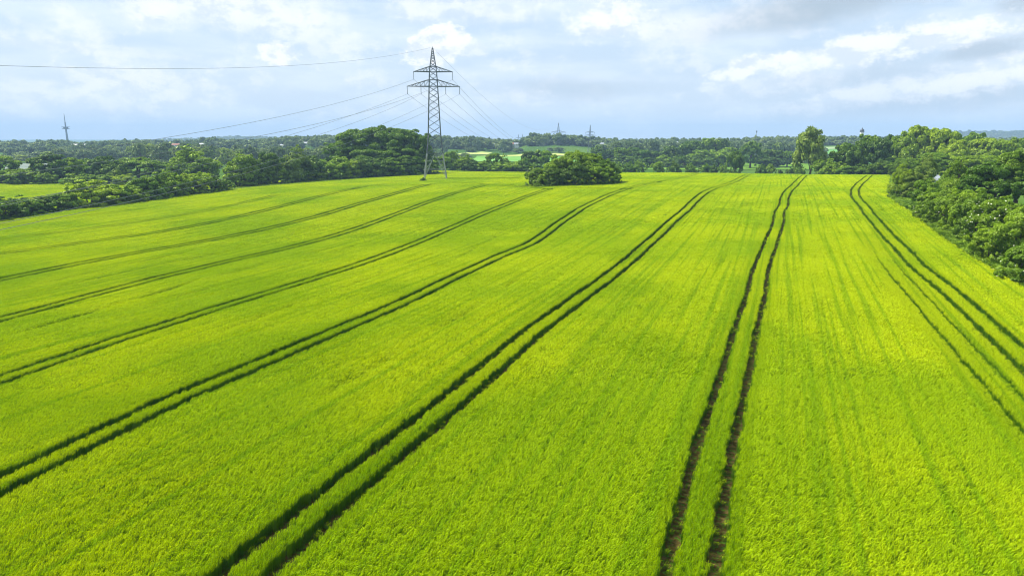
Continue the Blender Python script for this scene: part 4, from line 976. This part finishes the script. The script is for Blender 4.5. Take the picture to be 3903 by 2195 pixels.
# the tower keeps truly upright: stand it under its platform
e = empty('telecom_tower', (b0[0], Yt, zt0)); tag(e, 'slender telecom tower with a round platform on the left horizon', 'tower')
e.scale = (TS, TS, TS); hp = (zp-zt0)/TS; ht = (ztop-zt0)/TS
m = MB(); m.lathe([(7, -4), (5.2, hp*.5), (4.2, hp-6)], 18); m.build('shaft', M['tower'], e, smooth=True)
m = MB(); m.lathe([(4.2, hp-7), (19, hp-5), (19, hp-3), (12, hp-2.5), (12, hp+3), (20, hp+4), (20, hp+5.5), (3.5, hp+6)], 24); m.build('platform', M['tower'], e)
m = MB(); m.lathe([(3.5, hp+6), (3.2, hp+24), (4.2, hp+25), (4.2, hp+27), (2.4, hp+28)], 14); m.build('upper_shaft', M['tower'], e)
m = MB(); m.tube((0, 0, hp+27), (0, 0, ht-15), 2.2, 1.6, 10); m.tube((0, 0, ht-15), (0, 0, ht), 1.6, .8, 8); m.build('antenna', M['tower'], e)
Yw = 1150.
b0 = at(3283, 530, Yw); z0 = float(G(b0[0], Yw)); zt_ = at(3283, 484, Yw)[2]-z0; k = 1150/2630
e = empty('water_tower', (b0[0], Yw, z0)); tag(e, 'white water tower with a dark domed cap above the ridge trees', 'tower')
hc = zt_-8.2
m = MB(); m.lathe([(3.4, -2), (2.9, hc)], 18); m.build('shaft', M['render_wall'], e, smooth=True)
m = MB(); m.lathe([(2.9, hc), (3.6, hc+.3), (3.6, hc+.9), (2.6, hc+1.0)], 18); m.build('gallery', M['dome'], e)
m = MB(); m.lathe([(3.3, hc+.9), (3.3, hc+1.6), (3.0, hc+3.2), (2.1, hc+4.4), (.7, hc+5.0), (.7, hc+6.0), (.1, hc+6.8)], 18); m.build('dome', M['dome'], e)
m = MB(); m.tube((0, 0, hc+6.6), (0, 0, zt_), .14, .08, 6); m.build('finial', M['dome'], e)
Ym = 800.; b0 = at(2880, 560, Ym); z0 = float(G(b0[0], Ym)); h = at(2880, 497, Ym)[2]-z0
e = empty('radio_mast', (b0[0], Ym, z0)); tag(e, 'thin pale mast with a small head, above the dense tree line', 'mast')
m = MB(); m.tube((0, 0, -.5), (0, 0, h-2), .32, .2, 8); m.build('pole', M['steel'], e)
m = MB(); m.box((0, 0, h-1.6), (1.0, .8, 1.8)); m.tube((0, 0, h-.8), (0, 0, h), .1, .06, 6); m.build('antenna_head', M['steel_dark'], e)

# ------------------------------------------------------------------ sky, sun, air
SUN_AZ, SUN_EL = R(-62), R(52)     # azimuth measured from +Y towards +X
wd = bpy.data.worlds.new('World'); sc.world = wd; wd.use_nodes = True
t = wd.node_tree; t.nodes.clear()
sky = N(t, 'ShaderNodeTexSky', sky_type='NISHITA'); sky.sun_disc = False; sky.sun_elevation = SUN_EL; sky.sun_rotation = SUN_AZ
sky.air_density = 1.0; sky.dust_density = 2.0; sky.ozone_density = 2.0
tc = N(t, 'ShaderNodeTexCoord'); sp = N(t, 'ShaderNodeSeparateXYZ'); t.links.new(tc.outputs['Generated'], sp.inputs[0])
def mth(op, a, b=None, c=None, clamp=False):
    n = t.nodes.new('ShaderNodeMath'); n.operation = op; n.use_clamp = clamp
    for i, v in enumerate((a, b, c)):
        if v is None: continue
        if isinstance(v, bpy.types.NodeSocket): t.links.new(v, n.inputs[i])
        else: n.inputs[i].default_value = v
    return n.outputs[0]
az_ = mth('ARCTAN2', sp.outputs[0], sp.outputs[1]); el_ = mth('ARCSINE', sp.outputs[2])
az_ = mth('MULTIPLY', az_, 57.2958); el_ = mth('MULTIPLY', el_, 57.2958)
cv = N(t, 'ShaderNodeCombineXYZ'); t.links.new(az_, cv.inputs[0]); t.links.new(mth('MULTIPLY', el_, 1.6), cv.inputs[1])
nA = noise(t, .16, 7, cv.outputs[0], .6); nB = noise(t, .55, 9, cv.outputs[0], .68)
cvo = N(t, 'ShaderNodeCombineXYZ'); t.links.new(mth('ADD', az_, .5), cvo.inputs[0]); t.links.new(mth('MULTIPLY', mth('ADD', el_, .75), 1.6), cvo.inputs[1])
nBo = noise(t, .55, 9, cvo.outputs[0], .68); nAo = noise(t, .16, 7, cvo.outputs[0], .6)
rel = mth('ADD', mth('MULTIPLY', mth('SUBTRACT', nB, nBo), 2.6), mth('MULTIPLY', mth('SUBTRACT', nA, nAo), 4.0))
lit = ramp(t, rel, -.55, .25)
cv2 = N(t, 'ShaderNodeCombineXYZ'); t.links.new(mth('MULTIPLY', az_, .45), cv2.inputs[0]); t.links.new(mth('MULTIPLY', el_, 2.0), cv2.inputs[1]); cv2.inputs[2].default_value = 9.
nS = noise(t, .22, 5, cv2.outputs[0], .55)
def blob(px, py, rx, ry, rot=0., edge=.5, nz=.9, src=None):
    """soft cloud centred on a bearing; sizes in photo px of a 2576 frame -> degrees"""
    v = ray(px*1.515, py*1.515); a = math.degrees(math.atan2(v[0], v[1])); e_ = math.degrees(math.asin(v[2]/np.linalg.norm(v)))
    s = 1.515/FO*57.2958; rx, ry = rx*s, ry*s
    dx = mth('SUBTRACT', az_, a); dy = mth('SUBTRACT', el_, e_)
    c, q = math.cos(rot), math.sin(rot)
    u = mth('DIVIDE', mth('ADD', mth('MULTIPLY', dx, c), mth('MULTIPLY', dy, q)), rx)
    w = mth('DIVIDE', mth('SUBTRACT', mth('MULTIPLY', dy, c), mth('MULTIPLY', dx, q)), ry)
    r_ = mth('SQRT', mth('ADD', mth('MULTIPLY', u, u), mth('MULTIPLY', w, w)))
    x = mth('ADD', mth('SUBTRACT', 1.0, r_), mth('MULTIPLY', mth('SUBTRACT', nB if src is None else src, .5), nz*2.4))
    mr = t.nodes.new('ShaderNodeMapRange'); mr.interpolation_type = 'SMOOTHSTEP'; t.links.new(x, mr.inputs[0]); mr.inputs[1].default_value = -edge*.4; mr.inputs[2].default_value = edge
    return mr.outputs[0]
def addall(L):
    o = None
    for s, m_ in L:
        x = mth('MULTIPLY', m_, s)
        o = x if o is None else mth('MAXIMUM', o, x)
    return o
white = addall([
 (.75, blob(600, 30, 300, 55, 0, .8, .9, nA)), (.95, blob(1100, 115, 85, 50, .3, .30)), (.5, blob(1170, 120, 60, 25, 0, .4)), (.95, blob(700, 136, 46, 32, 0, .35)), (.62, blob(320, 215, 160, 55, 0, .7)),
 (.5, blob(60, 245, 80, 40, 0, .7)), (.42, blob(880, 115, 60, 32, 0, .7)), (.5, blob(210, 60, 60, 30, -.4, .8)), (.9, blob(1530, 50, 110, 50, 0, .7)), (.65, blob(1700, 60, 240, 45, .05, .9, .9, nA)),
 (.55, blob(1200, 30, 240, 40, 0, .8, .9, nA)), (.95, blob(1900, 165, 110, 24, .22, .4)), (.9, blob(2150, 125, 170, 36, .22, .5)), (.9, blob(2400, 90, 150, 26, .2, .5)), (.75, blob(2460, 195, 200, 34, .17, .6)), (.6, blob(2200, 235, 200, 26, .15, .6)),
 (.35, blob(1950, 215, 180, 40, .1, .8)), (.4, blob(1300, 250, 90, 24, 0, .7)), (.35, blob(930, 205, 70, 20, 0, .7)), (.35, blob(1265, 165, 30, 20, 0, .6)), (.45, blob(200, 120, 240, 14, -.05, .8))])
grey = addall([(1., blob(2040, 25, 300, 42, .12, .8, .5, nA)), (.7, blob(2570, 12, 50, 20, 0, .8, .4, nA)), (.8, blob(2480, 125, 90, 26, .1, .7, .6)), (.6, blob(2300, 260, 400, 30, .08, .9, .8, nA)), (.5, blob(1450, 225, 200, 30, 0, .9, .8, nA)), (.35, blob(2200, 190, 300, 40, .15, .9, .8, nA))])
thin = mth('MULTIPLY', ramp(t, nS, .38, .66), .5)
BR = SKYB
horizon = t.nodes.new('ShaderNodeMapRange'); horizon.interpolation_type = 'SMOOTHSTEP'; t.links.new(el_, horizon.inputs[0]); horizon.inputs[1].default_value = -2; horizon.inputs[2].default_value = 11; horizon.inputs[3].default_value = 1; horizon.inputs[4].default_value = 0
veil = mixcol(t, .86, sky.outputs[0], tuple(q*BR for q in (.54, .69, .86)))
c = mixcol(t, mth('MULTIPLY', horizon.outputs[0], .75), veil, tuple(q*BR for q in (.73, .80, .87)))
c = mixcol(t, thin, c, tuple(q*BR for q in (.86, .93, 1.0)))
cl = mixcol(t, lit, tuple(q*BR for q in (.73, .80, .87)), tuple(q*BR for q in (.98, .99, 1.0)))
cover = mth('MULTIPLY', ramp(t, mth('ADD', mth('MULTIPLY', nA, .6), mth('MULTIPLY', nB, .4)), .48, .62), .42)
c = mixcol(t, cover, c, cl)
c = mixcol(t, grey, c, tuple(q*BR for q in (.44, .53, .62)))
c = mixcol(t, white, c, cl)
bg = N(t, 'ShaderNodeBackground'); t.links.new(c, bg.inputs[0]); bg.inputs[1].default_value = .1
wo = N(t, 'ShaderNodeOutputWorld'); t.links.new(bg.outputs[0], wo.inputs[0])
sl = bpy.data.lights.new('sun', 'SUN'); sl.energy = SUNE; sl.angle = R(.6); sl.color = (1., .95, .86)
so = bpy.data.objects.new('sun', sl); link(so); so.location = (-60, 40, 120)
so.rotation_euler = Vector((math.sin(SUN_AZ)*math.cos(SUN_EL), math.cos(SUN_AZ)*math.cos(SUN_EL), math.sin(SUN_EL))).to_track_quat('Z', 'Y').to_euler()
# air: one closed box of even haze round everything
m = bpy.data.materials.new('haze'); t2 = nt(m)
pv = N(t2, 'ShaderNodeVolumePrincipled'); pv.inputs['Color'].default_value = (*HAZEC, 1); pv.inputs['Density'].default_value = HAZE; pv.inputs['Anisotropy'].default_value = .0
oo = N(t2, 'ShaderNodeOutputMaterial'); t2.links.new(pv.outputs[0], oo.inputs['Volume'])
if HAZE > 0:
    b = MB(); b.box((0, 4300, (ZLO+ZHI)/2), (18600, 9500, ZHI-ZLO)); hz = b.build('haze', m); tag(hz, kind='stuff')

sc.render.engine = 'CYCLES'
sc.view_settings.view_transform = 'Standard'; sc.view_settings.look = 'None'; sc.view_settings.exposure = EXPO; sc.view_settings.gamma = 1
sc.view_settings.use_curve_mapping = False
sc.cycles.max_bounces = 6; sc.cycles.diffuse_bounces = 3; sc.cycles.glossy_bounces = 2; sc.cycles.transmission_bounces = 4; sc.cycles.transparent_max_bounces = 4; sc.cycles.volume_bounces = 0
sc.cycles.use_denoising = DENOISE; sc.cycles.pixel_filter_type = 'BLACKMAN_HARRIS'; sc.cycles.filter_width = 1.1
